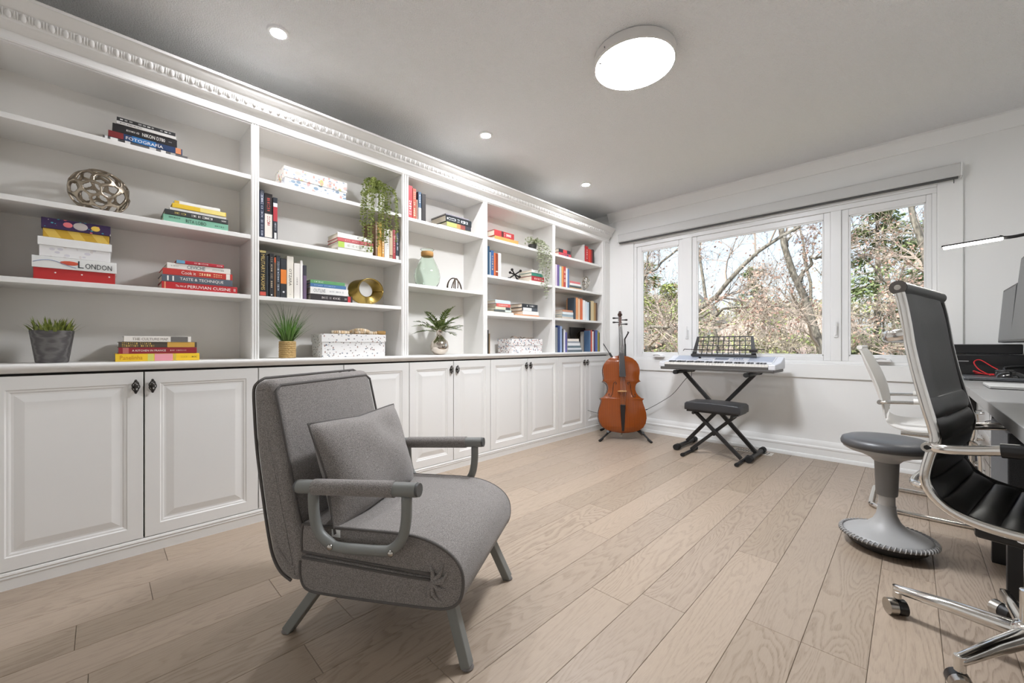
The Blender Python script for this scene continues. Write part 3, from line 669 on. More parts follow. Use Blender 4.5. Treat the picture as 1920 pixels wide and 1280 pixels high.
# ---- bay 5
hstack(1.84, [
 (1048, 1071, .034, 'b4494f', 'red and blue book under the dark one on the far upper shelf', (('SONG', '3a4a6a', .2, .8, .5),)),
 (1048, 1070, .034, '2f3038', 'dark book with a red panel on the far upper shelf', (), ((.35, .68, 'c9474a'),))], dep=.13)
book('book', 'large pale grey album with a dark corner standing beside the red books', (-2.55, yx(1095, -2.55), 1.8405), .2, .014, .165, 'b9b5b0', False)
vrow(1.84, [
 (1098.3, 1103, .185, 'b02c30', 'dark red upright book beside the pale grey album', (('VINHO', 'e0a79c', .2, .8, .4),)),
 (1103.3, 1108, .165, 'd8402f', 'bright orange red upright book on the far upper shelf'),
 (1108.3, 1110.8, .16, '9a2a2a', 'thin maroon upright book on the far upper shelf'),
 (1111, 1114, .17, '24211f', 'thin black upright book on the far upper shelf')], xf=-2.54)
vrow(1.526, [
 (1041.6, 1044.8, .215, 'd9c8d6', 'lilac upright book in the colourful far row'),
 (1045, 1049, .22, '6a5a94', 'violet upright book in the colourful far row'),
 (1049.3, 1053, .205, 'bfd2c8', 'pale mint upright book in the colourful far row'),
 (1053.3, 1056.5, .21, 'e39a5a', 'orange upright book in the colourful far row'),
 (1056.8, 1061, .215, 'b8443c', 'red patterned upright book in the colourful far row', (('RIO', 'f0d9c0', .2, .8, .5),)),
 (1061.3, 1064, .205, 'f0eeea', 'white upright book in the colourful far row'),
 (1064.3, 1067, .2, '5a7ab0', 'blue upright book ending the colourful far row')])
hstack(1.526, [
 (1068, 1091, .016, 'c9a27a', 'tan book at the bottom of the small stack beside the silver ornament'),
 (1068.5, 1090, .018, '4f5a5a', 'dark grey book in the small stack beside the silver ornament'),
 (1069, 1089.5, .022, 'efedea', 'white book in the small stack beside the silver ornament'),
 (1069, 1088, .022, 'd8787a', 'pink red book topping the small stack beside the silver ornament')], dep=.13)
hstack(1.208, [
 (1054, 1076, .022, 'c9bcae', 'beige book at the bottom of the pale blue stack'),
 (1054.5, 1075.5, .022, 'a9bcc4', 'pale blue grey book in the pale blue stack'),
 (1055, 1075, .026, 'dfe6e8', 'icy white book in the pale blue stack'),
 (1055, 1074, .02, 'c98a6a', 'terracotta book topping the pale blue stack')], dep=.15, xf=-2.53)
vrow(1.208, [
 (1077, 1079.6, .23, '3f4a54', 'slate upright book with an orange cover behind the pale blue stack', (), (), 0, .09),
 (1080, 1084, .235, 'e6a06a', 'peach upright book in the warm far row', (), (), 0, .12),
 (1084.3, 1087.5, .225, 'e8c9a4', 'cream upright book in the warm far row'),
 (1087.8, 1092.5, .23, 'd86a3a', 'burnt orange upright book in the warm far row'),
 (1093, 1097.5, .215, 'f0efec', 'tall white upright book in the warm far row'),
 (1097.8, 1101, .205, 'dfe3e8', 'pale grey upright book in the warm far row'),
 (1101.3, 1104.3, .2, 'cfe0ea', 'light blue upright book in the warm far row'),
 (1104.6, 1107.5, .21, '26302f', 'black upright book in the warm far row'),
 (1107.8, 1113.5, .22, 'd2bf94', 'sand coloured upright book in the warm far row'),
 (1113.8, 1117, .205, 'b08a54', 'ochre upright book in the warm far row'),
 (1117.3, 1120, .205, '5a4030', 'dark brown upright book ending the warm far row')])
vrow(CZ_, [
 (1041.6, 1045.5, .25, '8d9294', 'grey upright binder starting the row by the counter end'),
 (1046, 1050, .27, '2f4374', 'tall navy upright binder by the counter end'),
 (1050.3, 1054, .265, '9fb2d6', 'pale blue upright binder by the counter end'),
 (1054.3, 1056.6, .24, '3a4048', 'thin charcoal upright book by the counter end'),
 (1056.9, 1059.8, .23, 'eceaf0', 'white upright book by the counter end'),
 (1060.1, 1063.4, .205, '5c5a9a', 'violet blue upright book beside the stack of sheet music')])
mz = CZ_
for k, (c, t, lab) in enumerate((('5f6a70', .024, 'slate folder at the bottom of the sheet music stack'), ('e6e6e8', .02, 'white folder low in the sheet music stack'), ('6a7a80', .022, 'blue grey folder in the sheet music stack'), ('f0f0f0', .03, 'thick white folder in the sheet music stack'), ('9aa0a6', .014, 'light grey folder in the sheet music stack'), ('efe6da', .026, 'cream book topping the sheet music stack'))):
    a = yx(1065, -2.52); book('book', lab, (-2.52 - .003 * (k % 2), a, mz + .0005), yx(1091.5 - k * 1.1, -2.52) - a, t, .11, c, True); mz += t + .0006
vrow(CZ_, [
 (1105, 1107.6, .235, '4f6a8a', 'steel blue upright songbook beside the record sleeve', (), (), 0, .07),
 (1107.9, 1110.4, .24, 'c9583f', 'orange red upright songbook beside the steel blue one', (), (), 0, .09),
 (1110.7, 1113, .225, 'e6e0da', 'thin white upright songbook beside the plum one'),
 (1113.3, 1116, .24, '5a3a5c', 'plum upright songbook beside the royal blue one'),
 (1116.3, 1120.5, .24, '4a66a8', 'royal blue upright songbook beside the mustard one'),
 (1120.8, 1122.8, .23, 'c2b254', 'mustard upright songbook beside the olive one'),
 (1123, 1124.9, .215, '6a6a3c', 'olive upright songbook against the upright')])

# ================================================================== SHELF ORNAMENTS
def boxlid(name, label, u0, u1, z, h, lid, xf, dep, mb_, ml, group=None, ov=.004):
    y0, y1 = yx(u0, xf), yx(u1, xf)
    o = MB().box(-dep, 0, 0, y1 - y0, 0, h - .003).ob(name, mb_, loc=(xf, y0, z + .0005), bevel=.0015); tag(o, label, 'box', group)
    l = MB().box(-dep - ov, ov, -ov, y1 - y0 + ov, h - lid, h).ob('lid', ml, o, bevel=.0015)
    return o, y1 - y0
# bay 1 boxes
z = 1.207
o, ln = boxlid('gift_box', 'large white and red gift box printed with LONDON', 62, 216, z, .094, .047, -2.51, .2, paint('b92c2b'), paint('e6e6e2'), 'stacked gift boxes')
letter(o, 'L', (.0045, ln * .56, .0715), YV, ZV, ln * .07, .029, paint('2e3338')); letter(o, 'ONDON', (.0045, ln * .785, .068), YV, ZV, ln * .34, .022, paint('2e3338'))
MB().tube([(.0045, ln * t, .068 + .012 * math.sin(t * 9)) for t in [i / 12 * .5 for i in range(13)]], .0012, 5).ob('river_print', paint('8b9ac0'), o)
MB().sphere((.0042, ln * .42, .073), (.0008, .028, .009), 12, 6).ob('badge_print', paint('d0593f'), o)
for k in (.25, .57, .92): MB().sphere((.0005, ln * k, .03), (.0008, .003, .003), 8, 6).ob('dot_print', paint('f0e0dc'), o)
o, ln = boxlid('gift_box', 'plain white gift box in the middle of the gift box stack', 73, 207, z + .096, .078, .034, -2.515, .19, floral('marble_print', 'e6e4e2', (('d2cfd4', 30, .28), ('dcd6d2', 50, .25))), paint('ecebe8'), 'stacked gift boxes')
o, ln = boxlid('gift_box', 'purple and gold patterned gift box topping the gift box stack', 80, 205, z + .176, .078, .043, -2.52, .17,
  ramp_mat('gold_stripes', 'ShaderNodeTexWave', [(0, 'c39a2c'), (.5, 'c39a2c'), (.52, 'd9b652'), (1, 'd9b652')], .5, (0, 1, .6), setup=lambda t: (t.inputs['Scale'].__setattr__('default_value', 9), setattr(t, 'bands_direction', 'DIAGONAL')), interp='CONSTANT'),
  floral('party_print', '35204a', (('d96a78', 34, .16), ('e0b548', 26, .17), ('3f9aa8', 38, .15), ('d8d2cc', 30, .15))), 'stacked gift boxes')
for k, c in ((.36, 'e0737a'), (.55, 'b9b0ac'), (.78, 'e3bf52')): MB().sphere((.0042, ln * k, .058), (.001, .014 if k != .55 else .022, .011 if k != .55 else .016), 14, 8).ob('balloon_print', paint(c), o)
# openwork egg
bm = bmesh.new(); bmesh.ops.create_icosphere(bm, subdivisions=2, radius=1)
rr = random.Random(3)
for v in bm.verts: v.co += Vector((rr.uniform(-.1, .1), rr.uniform(-.1, .1), rr.uniform(-.1, .1))); v.co.normalize()
bm.verts.ensure_lookup_table()
cv = {f: f.calc_center_median().normalized() for f in bm.faces}
# keep a subset of vertices as hole seeds
seeds = []
for v in bm.verts:
    if all((v.co - s_).length > .38 for s_ in seeds): seeds.append(v.co.copy())
bm.free()
def egg_mesh(name, m, rad, seeds, wall=.05, th=.09):
    b = bmesh.new(); bmesh.ops.create_icosphere(b, subdivisions=5, radius=1)
    dl = []
    for f in b.faces:
        c = f.calc_center_median().normalized(); d = sorted((c - s_).length for s_ in seeds[:])[:2]
        if d[1] - d[0] > th: dl.append(f)
    bmesh.ops.delete(b, geom=dl, context='FACES')
    bmesh.ops.smooth_vert(b, verts=b.verts, factor=.5, use_axis_x=True, use_axis_y=True, use_axis_z=True)
    bmesh.ops.smooth_vert(b, verts=b.verts, factor=.5, use_axis_x=True, use_axis_y=True, use_axis_z=True)
    for v in b.verts: v.co = Vector((v.co.x * rad[0], v.co.y * rad[1], v.co.z * rad[2]))
    me = bpy.data.meshes.new(name); b.to_mesh(me); b.free(); me.materials.append(m); me.polygons.foreach_set('use_smooth', [True] * len(me.polygons))
    return me
ec = on_x(187, 360, -2.6)
o = bpy.data.objects.new('openwork_egg', egg_mesh('openwork_egg', mat('antique_nickel', 'a99d8c', .3, 1, vary=(25, .25)), (.085, .102, .1), seeds, th=.15)); COL.objects.link(o)
o.location = (-2.6, ec.y, 1.525 + .1); d = o.modifiers.new('s', 'SOLIDIFY'); d.thickness = .007
tag(o, 'openwork antique nickel egg sculpture with large holes', 'ornament')
# silver ornament bay 5
c = on_x(1098.5, 530, -2.56)
t = thing('openwork_ornament', 'small silver openwork egg ornament on a stem in the far bay', 'ornament', (-2.56, c.y, 1.5265))
MB().lathe([(.03, 0), (.03, .004), (.008, .01), (.006, .03), (.012, .034)], 20).ob('stem', STEEL, t, smooth=60)
q = bpy.data.objects.new('shell', egg_mesh('shell', mat('silver', 'c9c4ba', .2, 1), (.042, .042, .07), seeds, th=.2)); COL.objects.link(q); q.parent = t; q.location = (0, 0, .1)
d = q.modifiers.new('s', 'SOLIDIFY'); d.thickness = .004
# grey pot with short grass
def blade(mb, p, az, tilt, ln, w, droop=1.0, n=5):
    d = Vector((math.cos(az) * math.sin(tilt), math.sin(az) * math.sin(tilt), math.cos(tilt))); sd = Vector((-math.sin(az), math.cos(az), 0)); q = Vector(p); L = []; st = ln / n
    for i in range(n + 1):
        k = i / n; ww = w * (1 - k ** 1.6) * (.6 + .8 * min(1, k * 3)) if i < n else 0
        L.append((q - sd * ww, q + sd * ww)); q = q + d * st
        d = (d + Vector((math.cos(az) * .18, math.sin(az) * .18, -.22)) * droop * k).normalized()
    vs = [v for pr_ in L for v in pr_]
    mb.add(vs, [(2*i, 2*i+1, 2*i+3, 2*i+2) for i in range(n)])
GR1 = ramp_mat('grass_green', 'ShaderNodeTexNoise', [(.3, '55662a'), (.6, '8a9440'), (.8, 'a5a85c')], .5, (12, 12, 12))
c = on_x(98, 680, -2.585); pc = (-2.585, c.y, CZ_ + .0005)
t = thing('potted_grass', 'dark grey tapered pot with short spiky green grass', 'potted plant', pc)
MB().lathe([(.045, 0), (.048, .003), (.0645, .13), (.065, .135), (.061, .135), (.058, .118), (.0001, .118)], 40).ob('pot', ramp_mat('zigzag_pot', 'ShaderNodeTexWave', [(0, '4f4c4c'), (.5, '5b5857'), (1, '6d6a68')], .6, (3, 3, 9), .6, lambda t: t.inputs['Distortion'].__setattr__('default_value', 6)), t, smooth=40)
b = MB(); r2 = random.Random(5)
for k in range(110):
    a = r2.uniform(0, 6.28); rr_ = .052 * math.sqrt(r2.random()); blade(b, (rr_ * math.cos(a), rr_ * math.sin(a), .115), a + r2.uniform(-.6, .6), r2.uniform(.05, .75) * (.4 + rr_ / .07), r2.uniform(.05, .085), r2.uniform(.003, .006), .8)
stuff(b.ob('foliage', GR1, t, smooth=180))
# floral box bay 2 top
FL1 = floral('flower_print_a', 'f0ece4', (('e9c0b6', 19, .34), ('c6c486', 24, .28), ('a3aebb', 34, .24), ('dba598', 40, .22)))
FL2 = floral('flower_print_b', 'e8e8ea', (('8496a6', 24, .34), ('d2a59d', 32, .26), ('a3aec4', 40, .26)))
boxlid('floral_box', 'long storage box with pink and yellow flower print beside the hanging plant', 534, 649, 1.84, .115, .06, -2.53, .16, FL2, FL1)
# hanging plant bay 2
hp = on_x(704, 400, -2.575)
t = thing('trailing_plant', 'string of pearls plant trailing over the shelf from a white ribbed pot', 'potted plant', (-2.585, hp.y, 1.8405))
pm = MB(); pm.grid(lambda a, v: ((.05 + .012 * v + .0018 * math.cos(a * 2 * math.pi * 24)) * math.cos(a * 2 * math.pi), (.05 + .012 * v + .0018 * math.cos(a * 2 * math.pi * 24)) * math.sin(a * 2 * math.pi), v * .105), 96, 4, cu=True)
pm.lathe([(.06, .1), (.0001, .1)], 24); pm.lathe([(.0001, .0), (.05, 0)], 24); pm.ob('pot', paint('d9d6d0', .6), t, smooth=60)
r3 = random.Random(11); LEAF2 = ramp_mat('pearl_green', 'ShaderNodeTexNoise', [(.3, '5f6f34'), (.55, '8f9a50'), (.75, 'b4b873')], .5, (18, 18, 18))
def strand(parent, path, leaf, m, seed, n=None, spread=1.0, name='strand'):
    P = resample(spline(path, 6), n or 26); b = MB(); rq = random.Random(seed)
    b.tube(P, .0012, 4)
    for i, p in enumerate(P[1:]):
        for k in range(3):
            a = rq.uniform(0, 6.28); el = rq.uniform(-.5, .5); d = Vector((math.cos(a) * math.cos(el), math.sin(a) * math.cos(el), math.sin(el) - .2)).normalized()
            sd = d.orthogonal().normalized() * leaf * .45; q = p + d * leaf * .3
            b.add([p, q + sd, p + d * leaf * 1.3 * spread, q - sd], [(0, 1, 2, 3)])
    return b.ob(name, m, parent, smooth=180)
for k in range(17):
    a = r3.uniform(-1.25, 1.25) if k % 4 else r3.uniform(-2.2, 2.2); hgt = r3.uniform(.06, .11); far = r3.uniform(.09, .16) if abs(a) > .5 else r3.uniform(.095, .12)
    drop = r3.uniform(.12, .3) if abs(a) < 1.35 else .02
    ca, sa = math.cos(a), math.sin(a); fx = max(.088, far * ca)
    strand(t, [(0, 0, .1), (ca * .04, sa * .035, .1 + hgt), (fx, sa * far, .1 + hgt * .4), (fx + .008, sa * far * 1.12, .0), (fx + .006, sa * far * 1.18, -drop * .6), (fx + .004, sa * far * 1.15, -drop)] if ca > .25 else
           [(0, 0, .1), (ca * .03, sa * .05, .1 + hgt), (ca * .05, sa * .11, .09), (ca * .06, sa * .14, .03)], .013, LEAF2, k, 34)
b = MB()
for k in range(90):
    a = r3.uniform(0, 6.28); rr_ = .07 * math.sqrt(r3.random()); b.sphere((rr_ * math.cos(a) * .8, rr_ * math.sin(a), .105 + r3.uniform(0, .06) * (1 - rr_ / .09)), r3.uniform(.006, .012), 6, 4)
stuff(b.ob('crown_leaves', LEAF2, t, smooth=180))
# moebius band
GOLD = mat('hammered_brass', 'a28a4e', .35, 1, bump=(120, .5, .002), vary=(30, .2))
c = on_x(686, 548, -2.6)
def mob(u, v):
    a = u * 2 * math.pi; w = (v - .5) * .105; tw = a / 2 + .7; rad = .076 + w * .55 * math.cos(tw)
    return (w * math.sin(tw) * .9 + .0, rad * math.cos(a) * 1.12, rad * math.sin(a) * .92)
mo = MB(); nn = 64; rows = [[mob(i / nn, j / 8) for j in range(9)] for i in range(nn + 1)]
vs_ = [p for r_ in rows for p in r_]; mo.add(vs_, [(i*9+j, i*9+j+1, i*9+j+10, i*9+j+9) for i in range(nn) for j in range(8)])
zmin = min(v[2] for v in mo.v)
o = mo.ob('twisted_band', GOLD, loc=(-2.6, c.y, 1.2055 - zmin + .004), smooth=180, solid=.006); tag(o, 'hammered brass twisted ring sculpture on the shelf', 'ornament')
# grass plant in basket
c = on_x(539, 672, -2.56); t = thing('grass_plant', 'tall arching green grass in a woven straw basket pot', 'potted plant', (-2.56, c.y, CZ_ + .0005))
bs = MB()
for k in range(9): bs.tube([((.038 + .001 * math.sin(j * 2.2 + k * 3.14)) * math.cos(j / 40 * 6.283), (.038 + .0015 * math.sin(j * 2.2 + k * 3.14)) * math.sin(j / 40 * 6.283), .006 + k * .0105) for j in range(40)], .0062, 6, closed=True)
bs.lathe([(.037, .002), (.0001, .002)], 20); bs.lathe([(.036, .085), (.0001, .085)], 20)
bs.ob('basket', ramp_mat('straw', 'ShaderNodeTexWave', [(0, '9c7740'), (.5, 'd0a968'), (1, 'e6cb93')], .7, (60, 60, 40), .5, lambda t: t.inputs['Distortion'].__setattr__('default_value', 8)), t, smooth=180)
gm = bpy.data.materials.new('two_tone_grass'); gm.use_nodes = True; nt = gm.node_tree; b_ = nt.nodes['Principled BSDF']; tc = nt.nodes.new('ShaderNodeTexCoord'); sp = nt.nodes.new('ShaderNodeSeparateXYZ'); rp = nt.nodes.new('ShaderNodeValToRGB'); mr = nt.nodes.new('ShaderNodeMapRange')
nt.links.new(tc.outputs['Object'], sp.inputs[0]); nt.links.new(sp.outputs[2], mr.inputs[0]); mr.inputs[1].default_value = .09; mr.inputs[2].default_value = .32; nt.links.new(mr.outputs[0], rp.inputs[0]); nt.links.new(rp.outputs[0], b_.inputs['Base Color'])
rp.color_ramp.elements[0].color = (*lin('4f6a2c'), 1); rp.color_ramp.elements[1].color = (*lin('5a5648'), 1); e = rp.color_ramp.elements.new(.35); e.color = (*lin('64903c'), 1); b_.inputs['Roughness'].default_value = .5
b = MB(); r4 = random.Random(9)
for k in range(130):
    a = r4.uniform(0, 6.28); rr_ = .03 * math.sqrt(r4.random()); lg = r4.random()
    blade(b, (rr_ * math.cos(a), rr_ * math.sin(a), .085), a + r4.uniform(-.4, .4), r4.uniform(.05, .8), .12 + .07 * r4.random() if lg < .6 else r4.uniform(.2, .27), r4.uniform(.0022, .0042) if lg < .6 else .0018, .7, 7)
stuff(b.ob('foliage', gm, t, smooth=180))
for v in t.children[1].data.vertices: v.co.x = max(-.17, min(v.co.x, .2))
# floral lidded box with bead garland
FL3 = floral('sprig_print', 'e3e1de', (('77716e', 38, .2), ('9a7f74', 52, .2), ('6a7480', 30, .16)))
o, ln = boxlid('floral_box', 'white storage box with tiny sprig print below the brass ring', 604, 722, CZ_, .142, .05, -2.505, .165, FL3, FL3)
c = on_x(665, 620, -2.58); t = thing('bead_garland', 'wooden bead garland with a jute tassel lying on the sprig print box', 'garland', (-2.58, c.y, CZ_ + .1435))
gp = resample(spline([(0, -.14, .012), (.03, -.09, .012), (0, -.05, .012), (-.04, -.02, .012), (-.01, .0, .026), (.03, .02, .03), (.04, .06, .024), (.02, .09, .012), (-.02, .05, .012), (-.02, 0, .012), (.0, .1, .012), (.01, .14, .012)], 10), 44)
for i, p in enumerate(gp): MB().sphere((0, 0, 0), .0105, 10, 7).ob('bead', paint('d9bd98' if i % 3 else 'e8d9c2', .6), t, smooth=180, loc=p)
MB().lathe([(.004, 0), (.011, .006), (.012, .02), (.017, .06), (.0001, .062)], 12).xf(Matrix.Translation((.01, .145, .016)) @ Matrix.Rotation(R(-95), 4, 'X')).ob('tassel', paint('a8844f', .9), t, smooth=60)
# glass bottle vase
c = on_x(801, 532, -2.6); t = thing('glass_bottle', 'pale green glass bottle vase with a cork collar', 'vase', (-2.6, c.y, 1.3725))
GG = mat('green_glass', 'eef7f0', .02, trans=1.0); GG.node_tree.nodes['Principled BSDF'].inputs['IOR'].default_value = 1.3
po = [(.055, 0), (.075, .006), (.092, .04), (.098, .08), (.09, .13), (.066, .185), (.045, .225), (.04, .24), (.04, .272), (.05, .282), (.052, .286)]
MB().lathe(po + [(r_ - .004, z_) for r_, z_ in reversed(po[1:])] + [(.0001, .005)], 40).ob('glass_body', GG, t, smooth=60)
MB().lathe([(.042, .232), (.046, .235), (.046, .266), (.042, .269)], 32).ob('collar', ramp_mat('cork', 'ShaderNodeTexNoise', [(.3, '9c6d3a'), (.7, 'c79a5c')], .8, (60, 60, 60)), t, smooth=60)
# wire knot
c = on_x(852, 530, -2.55); t = thing('wire_knot', 'dark bronze open wire dome sculpture beside the glass bottle', 'ornament', (-2.55, c.y, 1.3725))
BRZ = mat('dark_bronze', '4a3d33', .45, .8)
for k, (ax, az_) in enumerate(((0, .3), (0, 1.35), (.5, 2.4), (0, 2.9))):
    P = []
    for j in range(17):
        a = math.pi * j / 16; p = Vector((math.cos(a) * .062, 0, math.sin(a) * .085 + .004)); p.rotate(Matrix.Rotation(az_, 3, 'Z')); p.y += .01 * math.sin(a) * (k - 1.5); P.append(p)
    MB().tube(P, .004, 6).ob('wire', BRZ, t, smooth=60)
# silver vase with fern
c = on_x(824, 664, -2.57); t = thing('fern_vase', 'round mirrored silver vase holding green fern leaves', 'vase', (-2.57, c.y, CZ_ + .0005))
pv = [(.03, 0), (.04, .003), (.064, .03), (.071, .065), (.062, .1), (.035, .128), (.025, .145), (.025, .18), (.029, .188)]
MB().lathe(pv + [(r_ - .003, z_) for r_, z_ in reversed(pv[1:])], 40).ob('vase_body', mat('mercury_glass', 'd9cfc4', .12, 1, vary=(20, .25), bump=(40, .1, .002)), t, smooth=60)
FERN = ramp_mat('fern_green', 'ShaderNodeTexNoise', [(.3, '3d4f26'), (.55, '65773a'), (.75, '8d9448')], .5, (14, 14, 14))
r5 = random.Random(4)
for k, (a, ti, ln) in enumerate(((1.57, .9, .2), (-1.57, .95, .24), (.6, .5, .2), (-.7, .7, .2), (1.3, .5, .23), (-1.3, .4, .22), (1.8, 1.25, .19), (-1.9, 1.2, .2), (0, .25, .22), (.9, 1.0, .17), (-2.6, .4, .17), (2.4, .5, .18), (1.45, .2, .25), (1.2, .85, .2), (-1.1, .95, .2), (1.9, .7, .22), (-1.8, .75, .22), (.3, .9, .15), (-.2, .8, .16))):
    b = MB(); d = Vector((math.cos(a) * math.sin(ti), math.sin(a) * math.sin(ti), math.cos(ti))); q = Vector((0, 0, .165)); P = [q.copy()]
    for i in range(14): q = q + d * ln / 14; d = (d + Vector((math.cos(a) * .03, math.sin(a) * .03, -.06))).normalized(); P.append(q.copy())
    b.tube(P, .0014, 5); sd = d.cross(Vector((0, 0, 1))).normalized()
    for i in range(3, 15):
        tt = (P[i] - P[i-1]).normalized(); w_ = .055 * math.sin(math.pi * min(1, (i - 1) / 14) * .9 + .2)
        for s_ in (-1, 1):
            tip = P[i] + (sd * s_ + tt * .9 + Vector((0, 0, r5.uniform(-.2, .2)))).normalized() * w_; m_ = P[i].lerp(tip, .4); o_ = tt * .0105
            b.add([P[i], m_ + o_, tip, m_ - o_], [(0, 1, 2, 3)])
    b.ob('fern_frond', FERN, t, smooth=180)
# trailing plant bay 4
c = on_x(1000, 460, -2.56); t = thing('trailing_plant', 'small pale green variegated vine trailing down two shelves in a dark pot', 'potted plant', (-2.57, c.y, 1.8365))
MB().lathe([(.03, 0), (.042, .05), (.045, .055), (.04, .052), (.0001, .048)], 24).ob('pot', paint('3b3a36', .6), t, smooth=50)
IV = ramp_mat('vine_green', 'ShaderNodeTexNoise', [(.3, '5a6a45'), (.5, '98a07c'), (.7, 'd5d3bd')], .5, (30, 30, 30))
for k in range(8):
    yy = -.02 + .022 * k; dr = (.1, .2, .34, .16, .42, .45, .25, .12)[k]
    strand(t, [(0, 0, .05), (.05, yy * .4, .1), (.088, yy, .04), (.092, yy * 1.15, -.05), (.094, yy * 1.2, -dr * .6), (.093, yy * 1.15, -dr)], .016, IV, 40 + k, 20, 1.1)
b = MB(); r6 = random.Random(2)
for k in range(150):
    a = r6.uniform(0, 6.28); rr_ = r6.uniform(.01, .095); p = Vector((rr_ * math.cos(a) * .7, rr_ * math.sin(a), .055 + r6.uniform(0, .06))); d = Vector((r6.uniform(-1, 1), r6.uniform(-1, 1), r6.uniform(-.3, 1))).normalized() * .018; s_ = d.orthogonal().normalized() * .007
    b.add([p, p + d * .5 + s_, p + d, p + d * .5 - s_], [(0, 1, 2, 3)])
stuff(b.ob('crown_leaves', IV, t, smooth=180))
# jack sculpture
c = on_x(965, 515, -2.55); t = thing('jack_sculpture', 'dark iron jack sculpture with ball ends beside the red hardback stack', 'ornament', (-2.55, c.y, 1.5235))
IR = mat('cast_iron', '2a2624', .6, .6)
cc = Vector((0, 0, .055))
for k, d in enumerate(((.35, .75, .55), (.3, -.8, .52), (-.9, .05, .4))):
    d = Vector(d).normalized() * .068; b = MB(); b.tube([cc - d, cc + d], [.006, .006], 8)
    for s_ in (-1, 1): b.sphere(cc + d * s_, .0125, 10, 8)
    b.ob('ball_rod', IR, t, smooth=60)
zz = min((t.matrix_basis @ v.co).z for ch in t.children for v in ch.data.vertices); t.location.z += 1.524 - zz
# small flowered box + ribbon
FL4 = floral('flower_print_c', 'ece9e6', (('a08a84', 36, .28), ('7f8c98', 42, .26), ('c27e6a', 46, .24)))
o, ln = boxlid('floral_box', 'small flowered storage box with a ribbon on top in the fourth bay', 960, 1016, CZ_, .13, .06, -2.51, .18, FL4, FL4)
c = on_x(975, 635, -2.58); t = thing('ribbon_scarf', 'taupe ribbon scarf bunched loosely on the small flowered box', 'scarf', (-2.57, c.y, CZ_ + .131))
b = MB()
b.grid(lambda u, v: (.04 * (v - .5) + .02 * math.sin(u * 7), -.12 + .26 * u, .003 + .02 * abs(math.sin(u * 9 + v * 2.2)) * (1 - .5 * u)), 36, 6)
b.ob('cloth', paint('9c8a7c', .8), t, smooth=180, solid=.002)
# record sleeve behind the sheet music
c0, c1 = yx(1077, -2.66), 3.985
o = MB().box(-.006, 0, 0, c1 - c0, 0, .275).ob('record_sleeve', paint('2b2724', .4), loc=(-2.7, c0, CZ_ + .0006), bevel=.001); tag(o, 'black album sleeve with brown rings standing behind the sheet music', 'album')
for k, rr_ in enumerate((.12, .09, .06)): MB().tube([(.0005, (c1 - c0) * .72 + rr_ * math.cos(a), .12 + rr_ * math.sin(a)) for a in [j / 36 * 6.283 for j in range(36)]], .0015, 4, closed=True).ob('printed_ring', paint('7a6652'), o)
o.rotation_euler = (0, R(-4), 0)

# ================================================================== ARMCHAIR
FAB = fabric('grey_melange_fabric', '67625f', '9a948f'); FABD = mat('piping_grey', '5c5855', .9)
ac = thing('armchair', 'grey fabric fold-out armchair with tube armrests in the middle of the room', 'armchair', (-1.461, .434, 0), math.atan2(.507, .862))
def loop2(pts, n=6): return [(p.x, p.y) for p in spline([Vector((a, b, 0)) for a, b in pts], n, True)]
C0, C1 = -.042, .488
seat_up = [(.088, .286), (.086, .33), (.09, .372), (.105, .384), (.2, .384), (.33, .388), (.45, .39), (.53, .378), (.59, .35), (.622, .315), (.632, .275), (.628, .235), (.612, .205), (.575, .185), (.5, .178), (.35, .172), (.2, .168), (.12, .17), (.09, .19), (.08, .23), (.082, .272), (.1, .281), (.3, .277), (.45, .271), (.53, .2695), (.534, .2715), (.53, .2735), (.45, .275), (.3, .281), (.1, .285)]
sm = MB(); rprism(sm, [(p.x, p.y) for p in spline([Vector((a, b, 0)) for a, b in seat_up[:21]], 3)] + seat_up[21:], C0, C1, .008, 5)
so = sm.ob('seat_cushion', FAB, ac, smooth=70)
def piping(poly, y, parent, r=.0045): return MB().tube([(a, y, b) for a, b in poly], r, 6, closed=True).ob('piping', FABD, parent, smooth=180)
def shrink(pts, d):
    P = [Vector((p[0], p[1])) for p in pts]; n = len(P); o_ = []
    ar = sum(P[i].x * P[(i+1) % n].y - P[(i+1) % n].x * P[i].y for i in range(n)); sg = 1 if ar > 0 else -1
    for i in range(n):
        t_ = (P[(i+1) % n] - P[i-1]).normalized(); o_.append(P[i] + Vector((-t_.y, t_.x)) * sg * d)
    return [(p.x, p.y) for p in o_]
op = [(p.x, p.y) for p in spline([Vector((a, b, 0)) for a, b in seat_up[:21]], 4)]
for yy in (C0 + .001, C1 - .001):
    MB().tube([(a, yy, b) for a, b in shrink(op, .004)[1:-1]], .0048, 6).ob('piping', FABD, so, smooth=180)
    for zz, s1 in ((.287, .535), (.268, .53)): MB().tube([(.092, yy, zz + .006), (.3, yy, zz), (.45, yy, zz - .004), (s1, yy, zz - .004)], .0045, 6).ob('piping', FABD, so, smooth=180)
    sgn = -1 if yy < .2 else 1; r7 = random.Random(int(yy * 100))
    for k, (a_, l1, l2) in enumerate(((62, .03, .062), (38, .035, .055), (8, .02, .045), (-25, .025, .05), (-58, .04, .07), (-80, .045, .062), (95, .02, .04))):   # gathered folds where the mattress turns over
        a = R(a_ + r7.uniform(-8, 8)); st = Vector((.535, 0, .268)); e1 = st + Vector((math.cos(a - .35) * l1, 0, math.sin(a - .35) * l1)); e2 = st + Vector((math.cos(a) * l2, 0, math.sin(a) * l2))
        MB().tube(spline([(st.x, yy, st.z), (e1.x, yy + sgn * .0055, e1.z), (e2.x, yy - sgn * .003, e2.z)], 5), [.004] + [.0075, .0065, .008, .006, .0075] + [.005] * 4 + [.002], 6).ob('gathered_fold', FAB, so, smooth=180)
